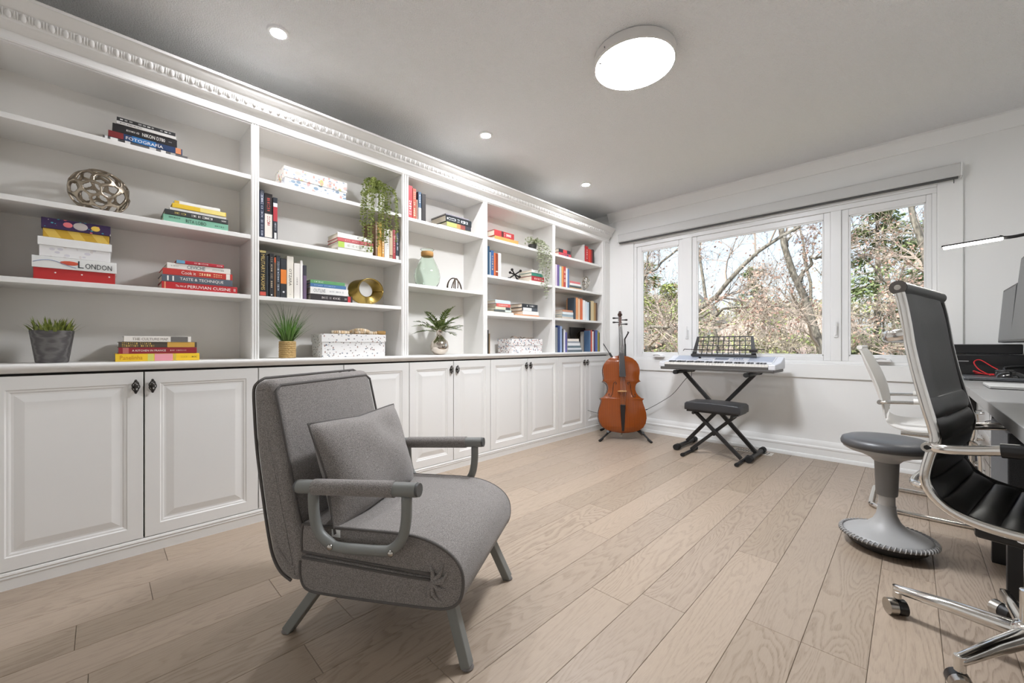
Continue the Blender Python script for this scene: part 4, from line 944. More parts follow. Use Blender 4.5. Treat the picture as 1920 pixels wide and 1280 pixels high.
back = [(.105, .31), (.07, .42), (.04, .56), (.012, .68), (-.014, .79), (-.026, .818), (-.05, .827), (-.082, .82), (-.1, .795), (-.098, .72), (-.088, .6), (-.066, .46), (-.045, .34), (-.025, .262), (.005, .215), (.045, .192), (.09, .2), (.1, .25)]
bpoly = [(p.x, p.y) for p in spline([Vector((a, b, 0)) for a, b in back], 4, True)]
bm_ = MB(); rprism(bm_, bpoly, C0 - .004, C1 + .004, .03, 5); bo = bm_.ob('back_cushion', FAB, ac, smooth=70)
fe = [(p.x, p.y) for p in spline([Vector((a, b, 0)) for a, b in back[:5]], 5)]; re_ = [(p.x, p.y) for p in spline([Vector((a, b, 0)) for a, b in back[7:16]], 5)]
for edge in (fe, re_):
    top = edge[-1] if edge is fe else edge[0]
    body_ = [(a, C0 + .006, b) for a, b in edge]; other = [(a, C1 - .006, b) for a, b in edge]
    if edge is fe: P = body_ + [(top[0] - .006, C0 + .03, top[1] + .018), (top[0] - .006, C1 - .03, top[1] + .018)] + other[::-1]
    else: P = body_[::-1] + [(top[0], C0 + .03, top[1] + .01), (top[0], C1 - .03, top[1] + .01)] + other
    MB().tube(P, .0048, 6).ob('piping', FABD, bo, smooth=180)
for yy, sgn in ((C0 + .002, -1), (C1 - .002, 1)):
    for k in range(5):
        MB().tube(spline([(.07, yy, .25 - k * .006), (.045 - k * .008, yy + sgn * .006, .235 + k * .012), (.03 - k * .012, yy - sgn * .004, .265 + k * .02)], 5), [.003] + [.0065] * 9 + [.003], 6).ob('gathered_fold', FAB, bo, smooth=180)
MB().box(.2, .23, C0 - .001, C0 + .001, .352, .375).ob('care_tag', paint('e8e8e6'), so)
# loose pillow
def pillow(u, v):
    x = (u - .5) * 2; y = (v - .5) * 2; k = (1 - abs(x) ** 2.6) ** .55 * (1 - abs(y) ** 2.6) ** .55
    pin = 1 - .09 * (1 - abs(x)) * abs(y) ** 3; pin2 = 1 - .09 * (1 - abs(y)) * abs(x) ** 3
    return Vector((x * .25 * pin2, y * .172 * pin, k * .078 + .005 * k * math.sin(x * 5 + y * 3) + .004 * k * math.sin(x * 11 - y * 7) * (1 - k) - .022 * k * math.exp(-((x - .3) ** 2 + (y - .55) ** 2) * 9)))
pm = MB(); pm.grid(lambda u, v: pillow(u, v), 36, 26); n0 = len(pm.v)
pm.grid(lambda u, v: Vector((pillow(u, v).x, pillow(u, v).y, -pillow(u, v).z * .8)), 36, 26)
pw = thing('throw_pillow', 'rumpled grey throw pillow leaning on the armchair back', 'pillow')
pmat = Matrix.Translation(Vector((-1.461, .434, 0))) @ Matrix.Rotation(math.atan2(.507, .862), 4, 'Z') @ Matrix.Translation((.165, .205, .525))
lo = Matrix(((0, 0, 1, 0), (1, 0, 0, 0), (0, 1, 0, 0), (0, 0, 0, 1)))
pw.matrix_world = pmat @ Matrix.Rotation(R(-17), 4, 'Y') @ Matrix.Rotation(R(-1), 4, 'X') @ lo
me_ = pm.ob('cover', FAB, pw, smooth=180)
MB().tube([pillow(*q) for q in [(i / 20, 0) for i in range(20)] + [(1, i / 14) for i in range(14)] + [(1 - i / 20, 1) for i in range(20)] + [(0, 1 - i / 14) for i in range(14)]], .0035, 6, closed=True).ob('seam_edge', FABD, pw, smooth=180)
# arm frames
for yy, s_ in ((-.068, -1), (.514, 1)):
    path = spline([(.155, yy, .5), (.158, yy, .43), (.175, yy, .375), (.215, yy, .345), (.25, yy, .337), (.38, yy, .343), (.42, yy, .352), (.452, yy, .385), (.466, yy, .44), (.468, yy, .51)], 5)
    af = MB().tube(path, .0155, 10).ob('arm_frame', GREYM, ac, smooth=180)
    tb = MB().tube([(.105, yy, .507), (.5, yy, .53)], .0205, 20).ob('arm_tube', GREYM, af, smooth=50)
    MB().tube([(.16, yy, .5102), (.43, yy, .5259)], .0235, 20).ob('arm_pad', FAB, af, smooth=50)
    for e, d_ in ((.101, -1), (.504, 1)): MB().tube([(e - .004, yy, .5068 + (e - .105) * .058), (e + .004, yy, .5072 + (e - .105) * .058)], .019, 20).ob('end_cap', mat('cap_grey', '4f504f', .5), af, smooth=50)
    for sx in (.225, .425): MB().lathe([(.009, 0), (.009, .003), (.006, .006), (.0001, .0065)], 16).xf(Matrix.Translation((sx, yy + s_ * .0145, .342 + (sx - .225) * .03)) @ Matrix.Rotation(R(90 if s_ < 0 else -90), 4, 'X')).ob('bolt', STEEL, af, smooth=50)
# base frame
bf = MB()
for yy in (.025, .42): bf.bar((.11, yy, .152), (.565, yy, .166), .03, .034)
for xx, zz in ((.12, .15), (.555, .164)): bf.bar((xx, .025, zz), (xx, .42, zz), .03, .03)
bf.ob('base_frame', GREYM, ac, bevel=.003)
for top, ft in (((.115, .025, .165), (-.0, -.0, .004)), ((.562, .025, .178), (.625, .0, .004)), ((.115, .42, .165), (.0, .463, .004)), ((.562, .42, .178), (.625, .463, .004))):
    lg = MB().bar(top, ft, .034, .03, up=(1, 0, 0)).ob('leg', GREYM, ac, bevel=.003)
    MB().lathe([(.018, .0005), (.02, .003), (.016, .008)], 16, ft[:2] + (0,)).ob('foot_pad', mat('foot_clear', '6a6460', .4), lg, smooth=50)

# ================================================================== CELLO AND STAND
ce = thing('cello', 'reddish brown cello standing upright in the corner by the window', 'cello', (-2.06, 3.66, .062), rot=(R(-10), 0, R(37)))
WP = [(0, .0), (.004, .045), (.012, .1), (.03, .155), (.06, .195), (.1, .218), (.15, .229), (.2, .226), (.25, .214), (.29, .2), (.315, .194), (.33, .2), (.338, .212), (.3385, .206), (.345, .186), (.365, .16), (.395, .138), (.43, .128), (.46, .13), (.485, .14), (.502, .158), (.51, .178), (.5105, .184), (.518, .174), (.53, .168), (.56, .17), (.6, .176), (.64, .176), (.68, .166), (.715, .144), (.745, .108), (.762, .066), (.77, .03), (.772, 0)]
def wid(z):
    for (a, b), (c_, d_) in zip(WP, WP[1:]):
        if a <= z <= c_: return b + (d_ - b) * (z - a) / max(1e-9, c_ - a)
    return 0
zs = sorted(set([p[0] for p in WP] + [.772 * i / 50 for i in range(51)]))
VARN = ramp_mat('cello_varnish', 'ShaderNodeTexWave', [(0, '6a2d0b'), (.5, '86400f'), (1, '9a5018')], .24, (26, 1, .8), 0, lambda t: (t.inputs['Distortion'].__setattr__('default_value', 3), t.inputs['Scale'].__setattr__('default_value', 1.2)))
VARN.node_tree.nodes['Principled BSDF'].inputs['Specular IOR Level'].default_value = .45; VARN.node_tree.nodes['Principled BSDF'].inputs['Coat Weight'].default_value = .15
EB = mat('ebony', '1e1a19', .35); DARKV = mat('dark_varnish', '4a2413', .3, coat=.4)
def plate(side, ov=.004):
    vs = []; fs = []; nc = 14
    for z_ in zs:
        w_ = wid(z_) + ov if .002 < z_ < .77 else wid(z_)
        for k in range(nc + 1):
            x = -1 + 2 * k / nc; x = math.sin(x * math.pi / 2); e = min(1, z_ / .06, (.772 - z_) / .06)
            h = .03 * (1 - abs(x) ** 2.2) ** 1.3 * max(0, e) ** .6 * min(1, w_ / .12)
            vs.append((x * w_, side * (.058 + h), z_))
    m_ = nc + 1
    for i in range(len(zs) - 1):
        for k in range(nc): fs.append((i*m_+k, i*m_+k+1, (i+1)*m_+k+1, (i+1)*m_+k))
    return MB().add(vs, fs)
def plate_y(x, z_):
    w_ = wid(z_) + .004; x = min(1, abs(x) / w_); e = min(1, z_ / .06, (.772 - z_) / .06)
    return -(.058 + .03 * (1 - x ** 2.2) ** 1.3 * max(0, e) ** .6 * min(1, w_ / .12))
plate(-1).ob('front_plate', VARN, ce, smooth=180, solid=.004); plate(1).ob('back_plate', DARKV, ce, smooth=180, solid=.004)
rb = MB(); ol = [(wid(z_), z_) for z_ in zs] + [(-wid(z_), z_) for z_ in reversed(zs)]
n = len(ol); rb.add([(a, -.058, b) for a, b in ol] + [(a, .058, b) for a, b in ol], [(i, (i+1) % n, n + (i+1) % n, n + i) for i in range(n)])
rb.ob('ribs', mat('rib_varnish', '7a3d1a', .25, coat=.5), ce, smooth=40)
for s_ in (-1, 1):
    MB().tube([(a, -.06, b) for a, b in [(s_ * (wid(z_) - .006), z_) for z_ in zs if .01 < z_ < .76]], .0012, 4).ob('purfling', EB, ce)
    fp = spline([(s_ * .062, -.083, .475), (s_ * .055, -.084, .49), (s_ * .066, -.081, .5), (s_ * .08, -.078, .485), (s_ * .088, -.0765, .43), (s_ * .096, -.075, .38), (s_ * .112, -.0715, .355), (s_ * .128, -.068, .365), (s_ * .124, -.069, .385)], 5)
    fp = [Vector((p.x, plate_y(p.x, p.z) - .0015, p.z)) for p in fp]
    MB().tube(fp, [.0045] + [.006] * 3 + [.0042] * (len(fp) - 8) + [.006] * 3 + [.0045], 6, flat=.6).ob('f_hole', EB, ce, smooth=180)
br = MB().prism([(-.045, 0), (-.03, 0), (-.02, .02), (.02, .02), (.03, 0), (.045, 0), (.042, .035), (.03, .06), (.0, .07), (-.03, .06), (-.042, .035)], .4, .412, 'z').xf(Matrix.Translation((0, -.087, 0)) @ Matrix.Diagonal((1, -1, 1, 1)))
br.ob('bridge', mat('maple_bridge', 'd0a06a', .5), ce, bevel=.002)
fb = MB(); fb.add([(-.032, -.135, .545), (.032, -.135, .545), (-.032, -.15, .545), (.032, -.15, .545), (-.016, -.075, 1.075), (.016, -.075, 1.075), (-.016, -.085, 1.075), (.016, -.085, 1.075)], [(0, 1, 3, 2), (4, 6, 7, 5), (0, 2, 6, 4), (1, 5, 7, 3), (2, 3, 7, 6), (0, 4, 5, 1)])
fb.ob('fingerboard', mat('ebony_gloss', '3a3838', .18, coat=.6), ce, bevel=.004)
nk = MB(); nk.tube([(0, -.075, .755), (0, -.095, .79), (0, -.092, .85), (0, -.065, 1.06), (0, -.055, 1.09)], [.03, .022, .017, .0165, .017], 12); nk.ob('neck', DARKV, ce, smooth=180)
pb = MB(); pb.prism([(-.012, 1.075), (.012, 1.075), (.013, 1.17), (.009, 1.19), (-.009, 1.19), (-.013, 1.17)], -.07, -.035, 'y'); pb.ob('pegbox', DARKV, ce, bevel=.003)
sc = MB(); sp_ = [(0, -.055 - .032 * (1 - i / 34) * math.cos(i * .37) - .0, 1.2 + .03 * (1 - i / 34) * math.sin(i * .37) * 1.05) for i in range(31)]
sc.tube(sp_, [.012 + .008 * (i / 30) for i in range(31)], 8, flat=.8, up=(0, 1, 0)); sc.tube([(-.022, -.055, 1.2), (.022, -.055, 1.2)], .011, 12); sc.ob('scroll', mat('scroll_brown', '36190f', .35, coat=.3), ce, smooth=60)
for k, (zz, s_) in enumerate(((1.1, 1), (1.12, -1), (1.145, 1), (1.165, -1))):
    MB().tube([(-s_ * .02, -.053, zz), (s_ * .045, -.053, zz), (s_ * .05, -.053, zz), (s_ * .072, -.053, zz), (s_ * .075, -.053, zz)], [.004, .006, .008, .0095, .005], 10).ob('tuning_peg', EB, ce, smooth=60)
tp = MB(); tp.add([(-.026, -.11, .275), (.026, -.11, .275), (.012, -.075, .02), (-.012, -.075, .02), (-.026, -.122, .275), (.026, -.122, .275), (.012, -.088, .02), (-.012, -.088, .02)], [(0, 1, 2, 3), (4, 7, 6, 5), (0, 4, 5, 1), (1, 5, 6, 2), (2, 6, 7, 3), (3, 7, 4, 0)])
tp.ob('tailpiece', EB, ce, bevel=.004)
for k in range(4):
    x = (k - 1.5); MB().tube([(x * .012, -.122, .272), (x * .0145, -.158, .406), (x * .0055, -.09, 1.078), (x * .003, -.06, 1.12)], .0011, 5).ob('string', STEEL, ce)
MB().tube([(0, -.06, .004), (0, -.005, -.004), (0, 0, -.012), (0, 0, -.035)], [.006, .01, .008, .004], 8).ob('endpin', STEEL, ce, smooth=60)
cs = thing('cello_stand', 'black metal tripod stand holding the cello', 'instrument stand', (-2.06, 3.72, 0))
def rel(p): return (p[0] + 2.06, p[1] - 3.72, p[2])
hub = rel((-2.085, 3.79, .16))
MB().tube([hub, rel((-2.1, 3.82, .2)), rel((-2.155, 3.895, .95))], .009, 8).ob('shaft', BLACKM, cs, smooth=60)
MB().tube([rel((-2.155, 3.895, .93)), rel((-2.14, 3.86, 1.0)), rel((-2.08, 3.83, 1.07)), rel((-2.06, 3.78, 1.072))], .007, 8).ob('neck_holder', BLACKM, cs, smooth=60)
for f in ((-2.156, 3.401, .008), (-1.765, 3.696, .008), (-2.425, 3.85, .008)):
    k = rel(f); h2 = tuple(hub[i] * .42 + k[i] * .58 for i in range(3)); l_ = MB().tube([hub, (h2[0], h2[1], h2[2] + .02), k], .0085, 8).ob('leg', BLACKM, cs, smooth=60)
    d_ = (Vector(k) - Vector(h2)).normalized(); MB().tube([Vector(k) - d_ * .05, Vector(k) - d_ * .0], .012, 10).ob('rubber_foot', RUBBER, l_, smooth=60)
for f in ((-2.13, 3.5), (-1.86, 3.69)): MB().tube([hub, rel((f[0], f[1], .07)), rel((f[0] + .03, f[1] - .04, .1))], [.008, .009, .012], 8).ob('body_support', BLACKM, cs, smooth=60)
p0, p1, p2 = on_y(1122, 630, 4.02), on_y(1143, 662, 4.0), on_y(1153, 678, 3.99)
t = thing('leaning_rod', 'thin black rod with a thicker sleeve leaning behind the cello', 'rod', p0)
down = Vector((p2.x + .13, 4.08, .006)); v0 = Vector((0, 0, 0))
MB().tube([v0, p2 - p0], .005, 8).ob('tip', BLACKM, t, smooth=60); MB().tube([p1 - p0, p2 - p0 + (p2 - p1) * .4], .012, 8).ob('sleeve', BLACKP, t, smooth=60); MB().tube([p2 - p0, down - p0], .006, 8).ob('lower_rod', BLACKM, t, smooth=60)

# ================================================================== KEYBOARD, STAND, BENCH
kx, ky, kz = -1.205, 3.81, .735
kb = thing('keyboard', 'silver portable electric keyboard on an X stand below the window', 'keyboard', (kx, ky, kz))
SIL = mat('silver_plastic', 'dfe0e4', .35); SILD = mat('speaker_grey', 'b4bac6', .5); KUND = mat('keyboard_base', '55524f', .5)
HW = .462
MB().box(-HW + .01, HW - .01, -.165, .165, -.016, .008).ob('base', KUND, kb, bevel=.006)
MB().prism([(-.165, .008), (.165, .008), (.17, .03), (.165, .1), (.15, .105), (.02, .062), (-.03, .058), (-.165, .05)], -HW, -HW + .05, 'x').ob('end_block', SIL, kb, bevel=.006)
MB().prism([(-.165, .008), (.165, .008), (.17, .03), (.165, .1), (.15, .105), (.02, .062), (-.03, .058), (-.165, .05)], HW - .05, HW, 'x').ob('end_block', SIL, kb, bevel=.006)
pn = MB().prism([(-.03, .008), (.165, .008), (.165, .1), (.15, .105), (.02, .062), (-.03, .058)], -HW + .05, HW - .05, 'x').ob('control_panel', SIL, kb, bevel=.003)
MB().box(-HW + .05, HW - .05, -.165, -.03, .008, .03).ob('key_bed', KUND, kb)
def onp(y): return .062 + (y - .02) * (.043 / .13)
def panel_box(x0, x1, y0, y1, nm, m, h=.002):
    b = MB(); b.add([(x0, y0, onp(y0)), (x1, y0, onp(y0)), (x1, y1, onp(y1)), (x0, y1, onp(y1)), (x0, y0, onp(y0) + h), (x1, y0, onp(y0) + h), (x1, y1, onp(y1) + h), (x0, y1, onp(y1) + h)], [(0,3,2,1),(4,5,6,7),(0,1,5,4),(1,2,6,5),(2,3,7,6),(3,0,4,7)]); return b.ob(nm, m, kb)
panel_box(-.4, -.2, .03, .14, 'speaker_grille', SILD); panel_box(.22, .4, .03, .14, 'speaker_grille', SILD); panel_box(-.05, .06, .05, .09, 'display', mat('lcd', '8d93a0', .2), .003)
for i in range(8): panel_box(-.17 + .014 * i, -.16 + .014 * i, .04, .05, 'button', SILD, .004)
for i in range(8): panel_box(.08 + .014 * i, .09 + .014 * i, .04, .05, 'button', SILD, .004)
for i in range(4): panel_box(.1 + .02 * i, .112 + .02 * i, .075, .087, 'button', mat('button_blue', '6f7a94', .4), .004)
MB().lathe([(.011, .0), (.011, .012), (.009, .014), (.0001, .014)], 16, (-.185, .08, onp(.08))).ob('volume_knob', BLACKP, kb, smooth=40)
WK = mat('key_white', 'e9e6e0', .3); nW = 36; kw = (2 * HW - .1) / nW
wkm = MB().box(-kw / 2 + .0006, kw / 2 - .0006, -.163, -.031, .03, .05).mesh('white_key', WK); bkm = MB().prism([(-.11, .05), (-.031, .05), (-.031, .062), (-.105, .062)], -kw * .28, kw * .28, 'x').mesh('black_key', EB)
for i in range(nW):
    o = bpy.data.objects.new('white_key', wkm); COL.objects.link(o); o.parent = kb; o.location = (-HW + .05 + kw * (i + .5), 0, 0)
    if i % 7 in (0, 1, 3, 4, 5) and i < nW - 1:
        o = bpy.data.objects.new('black_key', bkm); COL.objects.link(o); o.parent = kb; o.location = (-HW + .05 + kw * (i + 1), 0, 0)
mr_ = thing('music_rest', 'black plastic lattice music rest on the keyboard', 'music rest', (kx, ky + .105, kz + .098))
def tilt(b): return b.xf(Matrix.Rotation(R(-14), 4, 'X'))
rw, rt, rh = .27, .235, .19
fr_ = MB()
for s_ in (-1, 1):
    fr_.add([(s_ * rw, -.004, 0), (s_ * (rw - .04), -.004, 0), (s_ * (rt - .02), -.004, rh), (s_ * rt, -.004, rh), (s_ * rw, .004, 0), (s_ * (rw - .04), .004, 0), (s_ * (rt - .02), .004, rh), (s_ * rt, .004, rh)], [(0,1,2,3),(7,6,5,4),(0,4,5,1),(1,5,6,2),(2,6,7,3),(3,7,4,0)])
fr_.box(-rw, rw, -.022, .004, 0, .02); fr_.box(-rt, rt, -.004, .004, rh - .008, rh); tilt(fr_).ob('frame', BLACKP, mr_)
for k in range(9):
    xb = -.205 + .41 * (k + .5) / 9.0 - .0; f0 = (k + 1) / 10; x0_, x1_ = -(rw - .04) + f0 * 2 * (rw - .04), -(rt - .02) + f0 * 2 * (rt - .02)
    b = MB(); b.bar((x0_, 0, .012), (x1_, 0, rh - .004), .007, .006, up=(0, 1, 0)); tilt(b).ob('upright_bar', BLACKP, mr_)
for k in range(3):
    zz = .02 + (rh - .02) * (k + 1) / 4; w_ = rw - .03 - (zz / rh) * .02; tilt(MB().box(-w_, w_, -.003, .003, zz - .003, zz + .003)).ob('cross_bar', BLACKP, mr_)
q0, q1 = on_y(1281, 657, 3.87), on_y(1434, 655, 3.87)
bw = thing('cello_bow', 'dark wooden cello bow resting across the music rest', 'bow', q0)
D_ = Vector((q1.x - q0.x, 0, q1.z - q0.z))
MB().tube([(0, 0, 0), (.012, 0, .014), (.05, 0, .012), tuple(D_ * .5 + Vector((0, 0, .0))), tuple(D_)], [.003, .004, .0035, .0035, .005], 7).ob('stick', mat('bow_wood', '2c1a14', .35), bw, smooth=60)
MB().box(D_.x * .83, D_.x * .92, -.006, .006, D_.z - .024, D_.z - .002).ob('frog', EB, bw, bevel=.003); MB().tube([(.0, 0, -.003), (D_.x * .84, 0, D_.z * .9 - .018)], .0012, 5).ob('hair', paint('cfc7ba'), bw)
# X stand
ks = thing('keyboard_stand', 'black folding X frame stand carrying the keyboard', 'keyboard stand', (kx, 3.84, 0))
yb = .02
xs0, xs1 = -.305, .265
for a, b_, yy in (((xs0, .69), (.285, .045), -.012), ((xs1, .69), (-.29, .045), .022)):
    MB().bar((a[0], yy, a[1]), (b_[0], yy, b_[1]), .03, .034, up=(0, 1, 0)).ob('cross_leg', BLACKM, ks, bevel=.004)
MB().tube([(-.003, -.04, .36), (-.003, .05, .36)], .018, 14).ob('pivot_knob', BLACKP, ks, smooth=40)
for x, z, r_ in ((xs0, .698, .02), (xs1, .698, .02)):
    q = MB().tube([(x, -.2, z), (x, .19, z)], r_ - .003, 14).ob('top_bar', BLACKM, ks, smooth=40)
    for y_ in (-.2, .19): MB().tube([(x, y_ - .025, z), (x, y_ + .025, z)], r_ - .0005, 14).ob('rubber_sleeve', RUBBER, q, smooth=40)
for x in (-.295, .285):
    q = MB().tube([(x, -.2, .026), (x, .2, .026)], .019, 14).ob('floor_bar', BLACKM, ks, smooth=40)
    for y_ in (-.2, .2): MB().tube([(x, y_ - .03, .026), (x, y_ + .03, .026)], .0255, 14).ob('end_cap', RUBBER, q, smooth=40)
# bench
bn = thing('keyboard_bench', 'black padded folding bench with crossed legs in front of the keyboard', 'bench', (-1.165, 3.62, 0))
st_ = MB(); rprism(st_, [(-.215, .392), (.215, .392), (.217, .41), (.215, .445), (.2, .458), (.1, .464), (0, .466), (-.1, .464), (-.2, .458), (-.215, .445), (-.217, .41)], -.125, .125, .012, 4)
st_.ob('seat_pad', mat('bench_vinyl', '2f2f31', .4, bump=(200, .1, .0005)), bn, smooth=50)
MB().box(-.2, .2, -.11, .11, .378, .393).ob('seat_board', BLACKP, bn)
for a, b_, yy in (((-.15, .362), (.2, .03), -.03), ((.15, .362), (-.205, .03), .005)):
    MB().bar((a[0], yy, a[1]), (b_[0], yy, b_[1]), .026, .03, up=(0, 1, 0)).ob('cross_leg', BLACKM, bn, bevel=.004)
MB().tube([(-.002, -.05, .2), (-.002, .03, .2)], .014, 12).ob('pivot_bolt', BLACKP, bn, smooth=40)
for x in (-.15, .15): MB().tube([(x, -.1, .366), (x, .1, .366)], .012, 12).ob('top_bar', BLACKM, bn, smooth=40)
for x in (-.21, .205):
    q = MB().tube([(x, -.17, .015), (x, .13, .015)], .012, 12).ob('floor_bar', BLACKM, bn, smooth=40)
    for y_ in (-.17, .13): MB().tube([(x, y_ - .014, .015), (x, y_ + .014, .015)], .0145, 12).ob('end_cap', RUBBER, q, smooth=40)
# cable and floor vent
cq = [(-1.47, 3.9, .71), (-1.5, 3.96, .6)] + [tuple(on_y(u, v, 4.08)) for u, v in ((1288, 708), (1262, 738), (1238, 754), (1212, 768))] + [(-2.02, 4.1, .25), (-2.3, 4.08, .14), (-2.42, 3.98, .16), (-2.452, 3.8, .2), (-2.452, 3.64, .245)]
o = MB().tube([Vector(p) - Vector((-1.5, 4.0, .0)) for p in spline(cq, 6)], .0028, 6).ob('power_cable', BLACKP, loc=(-1.5, 4.0, 0), smooth=180); tag(o, 'thin black power cable hanging from the keyboard to the corner', 'cable')
fv = thing('floor_vent', 'white slotted floor vent register by the baseboard behind the bench', 'floor vent', (-1.0, 4.03, 0))
MB().box(-.16, .16, -.055, .055, .0002, .004).ob('frame', paint('d9d2c8', .4), fv, bevel=.002)
for k in range(13): MB().bar((-.12 + .02 * k, -.035, .0045), (-.11 + .02 * k, .035, .0045), .007, .001).ob('slot', RUBBER, fv)

# ================================================================== WOBBLE STOOL
ws = thing('wobble_stool', 'grey wobble stool with a round base and rope-like rim', 'stool', (-.08, 2.56, 0))
SG = mat('stool_grey', 'a3a2a0', .45); SGD = mat('stool_grey_dark', '777675', .5)
MB().lathe([(.07, .001), (.115, .006), (.14, .022), (.15, .042), (.152, .05)], 48).ob('rubber_bottom', mat('stool_rubber', '2a2928', .6), ws, smooth=50)
MB().lathe([(.158, .052), (.158, .062), (.145, .07), (.11, .082), (.075, .1), (.05, .125), (.037, .155), (.033, .185), (.033, .2)], 56).ob('bell_base', SG, ws, smooth=60)
rp_ = MB().tube([(.164 * math.cos(a), .164 * math.sin(a), .058) for a in [j / 64 * 6.2832 for j in range(64)]], .0085, 8, closed=True).ob('rim', SGD, ws, smooth=180)
nb = 60
for k in range(nb):
    a = 2 * math.pi * k / nb; c_ = Vector((math.cos(a), math.sin(a), 0)); tt = Vector((-math.sin(a), math.cos(a), 0))
    P = [Vector((0, 0, .058)) + c_ * (.164 + .0095 * math.cos(ph)) + tt * (.012 * (ph / 3.14 - .5)) + Vector((0, 0, .0095 * math.sin(ph))) for ph in [-.6 + j * .55 for j in range(6)]]
    MB().tube(P, .0026, 5).ob('rope_strand', mat('strand_light', 'a9a7a4', .5), rp_, smooth=180)
MB().lathe([(.03, .195), (.03, .26)], 32).ob('inner_column', mat('stool_column', 'b2b0ac', .4), ws, smooth=60)
MB().lathe([(.036, .245), (.039, .25), (.044, .4), (.046, .41)], 32).ob('sleeve', SGD, ws, smooth=50)
MB().lathe([(.046, .4), (.06, .415), (.1, .435), (.14, .447), (.158, .458), (.16, .465)], 48).ob('seat_pan', SG, ws, smooth=60)
MB().lathe([(.157, .462), (.166, .47), (.168, .482), (.162, .498), (.14, .508), (.09, .513), (.0001, .514)], 48).ob('seat_pad', mat('stool_pad', '4b4b4c', .38), ws, smooth=60)

# ================================================================== EXECUTIVE CHAIR
xc = thing('office_chair', 'tall black ribbed leather office chair with chrome frame and star base', 'office chair', (.25, 1.88, 0), math.atan2(-.2, .98))
PR = [(-.231, 1.106), (-.222, 1.06), (-.213, .998), (-.205, .934), (-.19, .85), (-.172, .765), (-.157, .70), (-.153, .665), (-.162, .63), (-.172, .58), (-.174, .548), (-.165, .522), (-.148, .498), (-.12, .476), (-.08, .462), (-.03, .455), (.05, .455), (.13, .461), (.19, .462), (.235, .45), (.255, .425)]
PP = resample(spline([Vector((a, 0, b)) for a, b in PR], 6), 200)
def pnorm(i):
    a, b = PP[max(0, i-1)], PP[min(200, i+1)]; t_ = (b - a).normalized(); return Vector((-t_.z, 0, t_.x))
def rib(i0, i1, hw, f0, fb, nm, par, m, nbk=.006, cr=.0):
    nu, nv = 10, 10; F = []; Bk = []
    for i in range(nu + 1):
        k = i0 + (i1 - i0) * i / nu; a = int(k); fr = k - a; a2 = min(200, a + 1); p = PP[a].lerp(PP[a2], fr); n_ = pnorm(a).lerp(pnorm(a2), fr).normalized(); s_ = math.sin(math.pi * i / nu) ** .6 if 0 < i < nu else 0
        for j in range(nv + 1):
            y = -1 + 2 * j / nv; e = (1 - abs(y) ** 6) ; sag = -cr * (1 - y * y)
            F.append(p + n_ * (.003 + (f0 + fb * s_) * e + sag) + Vector((0, y * hw, 0))); Bk.append(p - n_ * (nbk * (.4 + .6 * s_) * e - sag) + Vector((0, y * hw, 0)))
    b = MB(); w_ = nv + 1; n_ = len(F)
    fs = [(i*w_+j, i*w_+j+1, (i+1)*w_+j+1, (i+1)*w_+j) for i in range(nu) for j in range(nv)]
    fs += [(n_ + f[3], n_ + f[2], n_ + f[1], n_ + f[0]) for f in list(fs)]
    bd = [(i*w_, (i+1)*w_) for i in range(nu)] + [((i+1)*w_+nv, i*w_+nv) for i in range(nu)] + [(j+1, j) for j in range(nv)] + [(nu*w_+j, nu*w_+j+1) for j in range(nv)]
    fs += [(a, b2, b2 + n_, a + n_) for a, b2 in bd]
    return b.add(F + Bk, fs).ob(nm, m, par, smooth=50)
rib(2, 62, .243, .012, .004, 'headrest_panel', xc, LEATHER, cr=.004)
edges = [62] + [62 + 11.4 * k for k in range(1, 12)]; edges = [e for e in edges if e <= 190] + [199]
for a, b in zip(edges, edges[1:]): rib(a, b, .243, .01, .011, 'leather_rib', xc, LEATHER)
for s_ in (-1, 1):
    MB().tube([p + Vector((0, s_ * .252, 0)) for p in PP[2::3]], .0085, 10, flat=1.5, up=(1, 0, 0)).ob('side_rail', CHROME, xc, smooth=60)
    MB().tube([p + pnorm(min(199, 2 + 3 * i)) * .006 + Vector((0, s_ * .2455, 0)) for i, p in enumerate(PP[2::3])], .006, 8).ob('edge_piping', LEATHER, xc, smooth=60)
ro = MB().tube([(-.232, -.252, 1.112), (-.232, .252, 1.112)], .021, 20).ob('top_roll', LEATHER, xc, smooth=50)
for s_ in (-1, 1):
    MB().tube([(-.232, s_ * .252, 1.112), (-.232, s_ * .257, 1.112)], .02, 20).ob('roll_end', mat('roll_grey', '6b6763', .5), ro, smooth=50)
    MB().tube([(-.232, s_ * .257, 1.112), (-.232, s_ * .259, 1.112)], .008, 14).ob('roll_button', STEEL, ro, smooth=50)
MB().tube(spline([(-.212, -.25, .975), (-.255, -.235, .968), (-.285, -.15, .965), (-.292, 0, .965), (-.285, .15, .965), (-.255, .235, .968), (-.212, .25, .975)], 6), .009, 10, flat=1.9).ob('back_spreader', CHROME, xc, smooth=60)
MB().tube(spline([(-.178, -.25, .53), (-.21, -.2, .53), (-.215, 0, .53), (-.21, .2, .53), (-.178, .25, .53)], 6), .009, 10).ob('lower_spreader', CHROME, xc, smooth=60)
for s_ in (-1, 1): MB().tube([(.0, s_ * .25, .448), (.0, s_ * .15, .43), (.0, 0, .428)], .011, 10).ob('seat_strut', CHROME, xc, smooth=60)
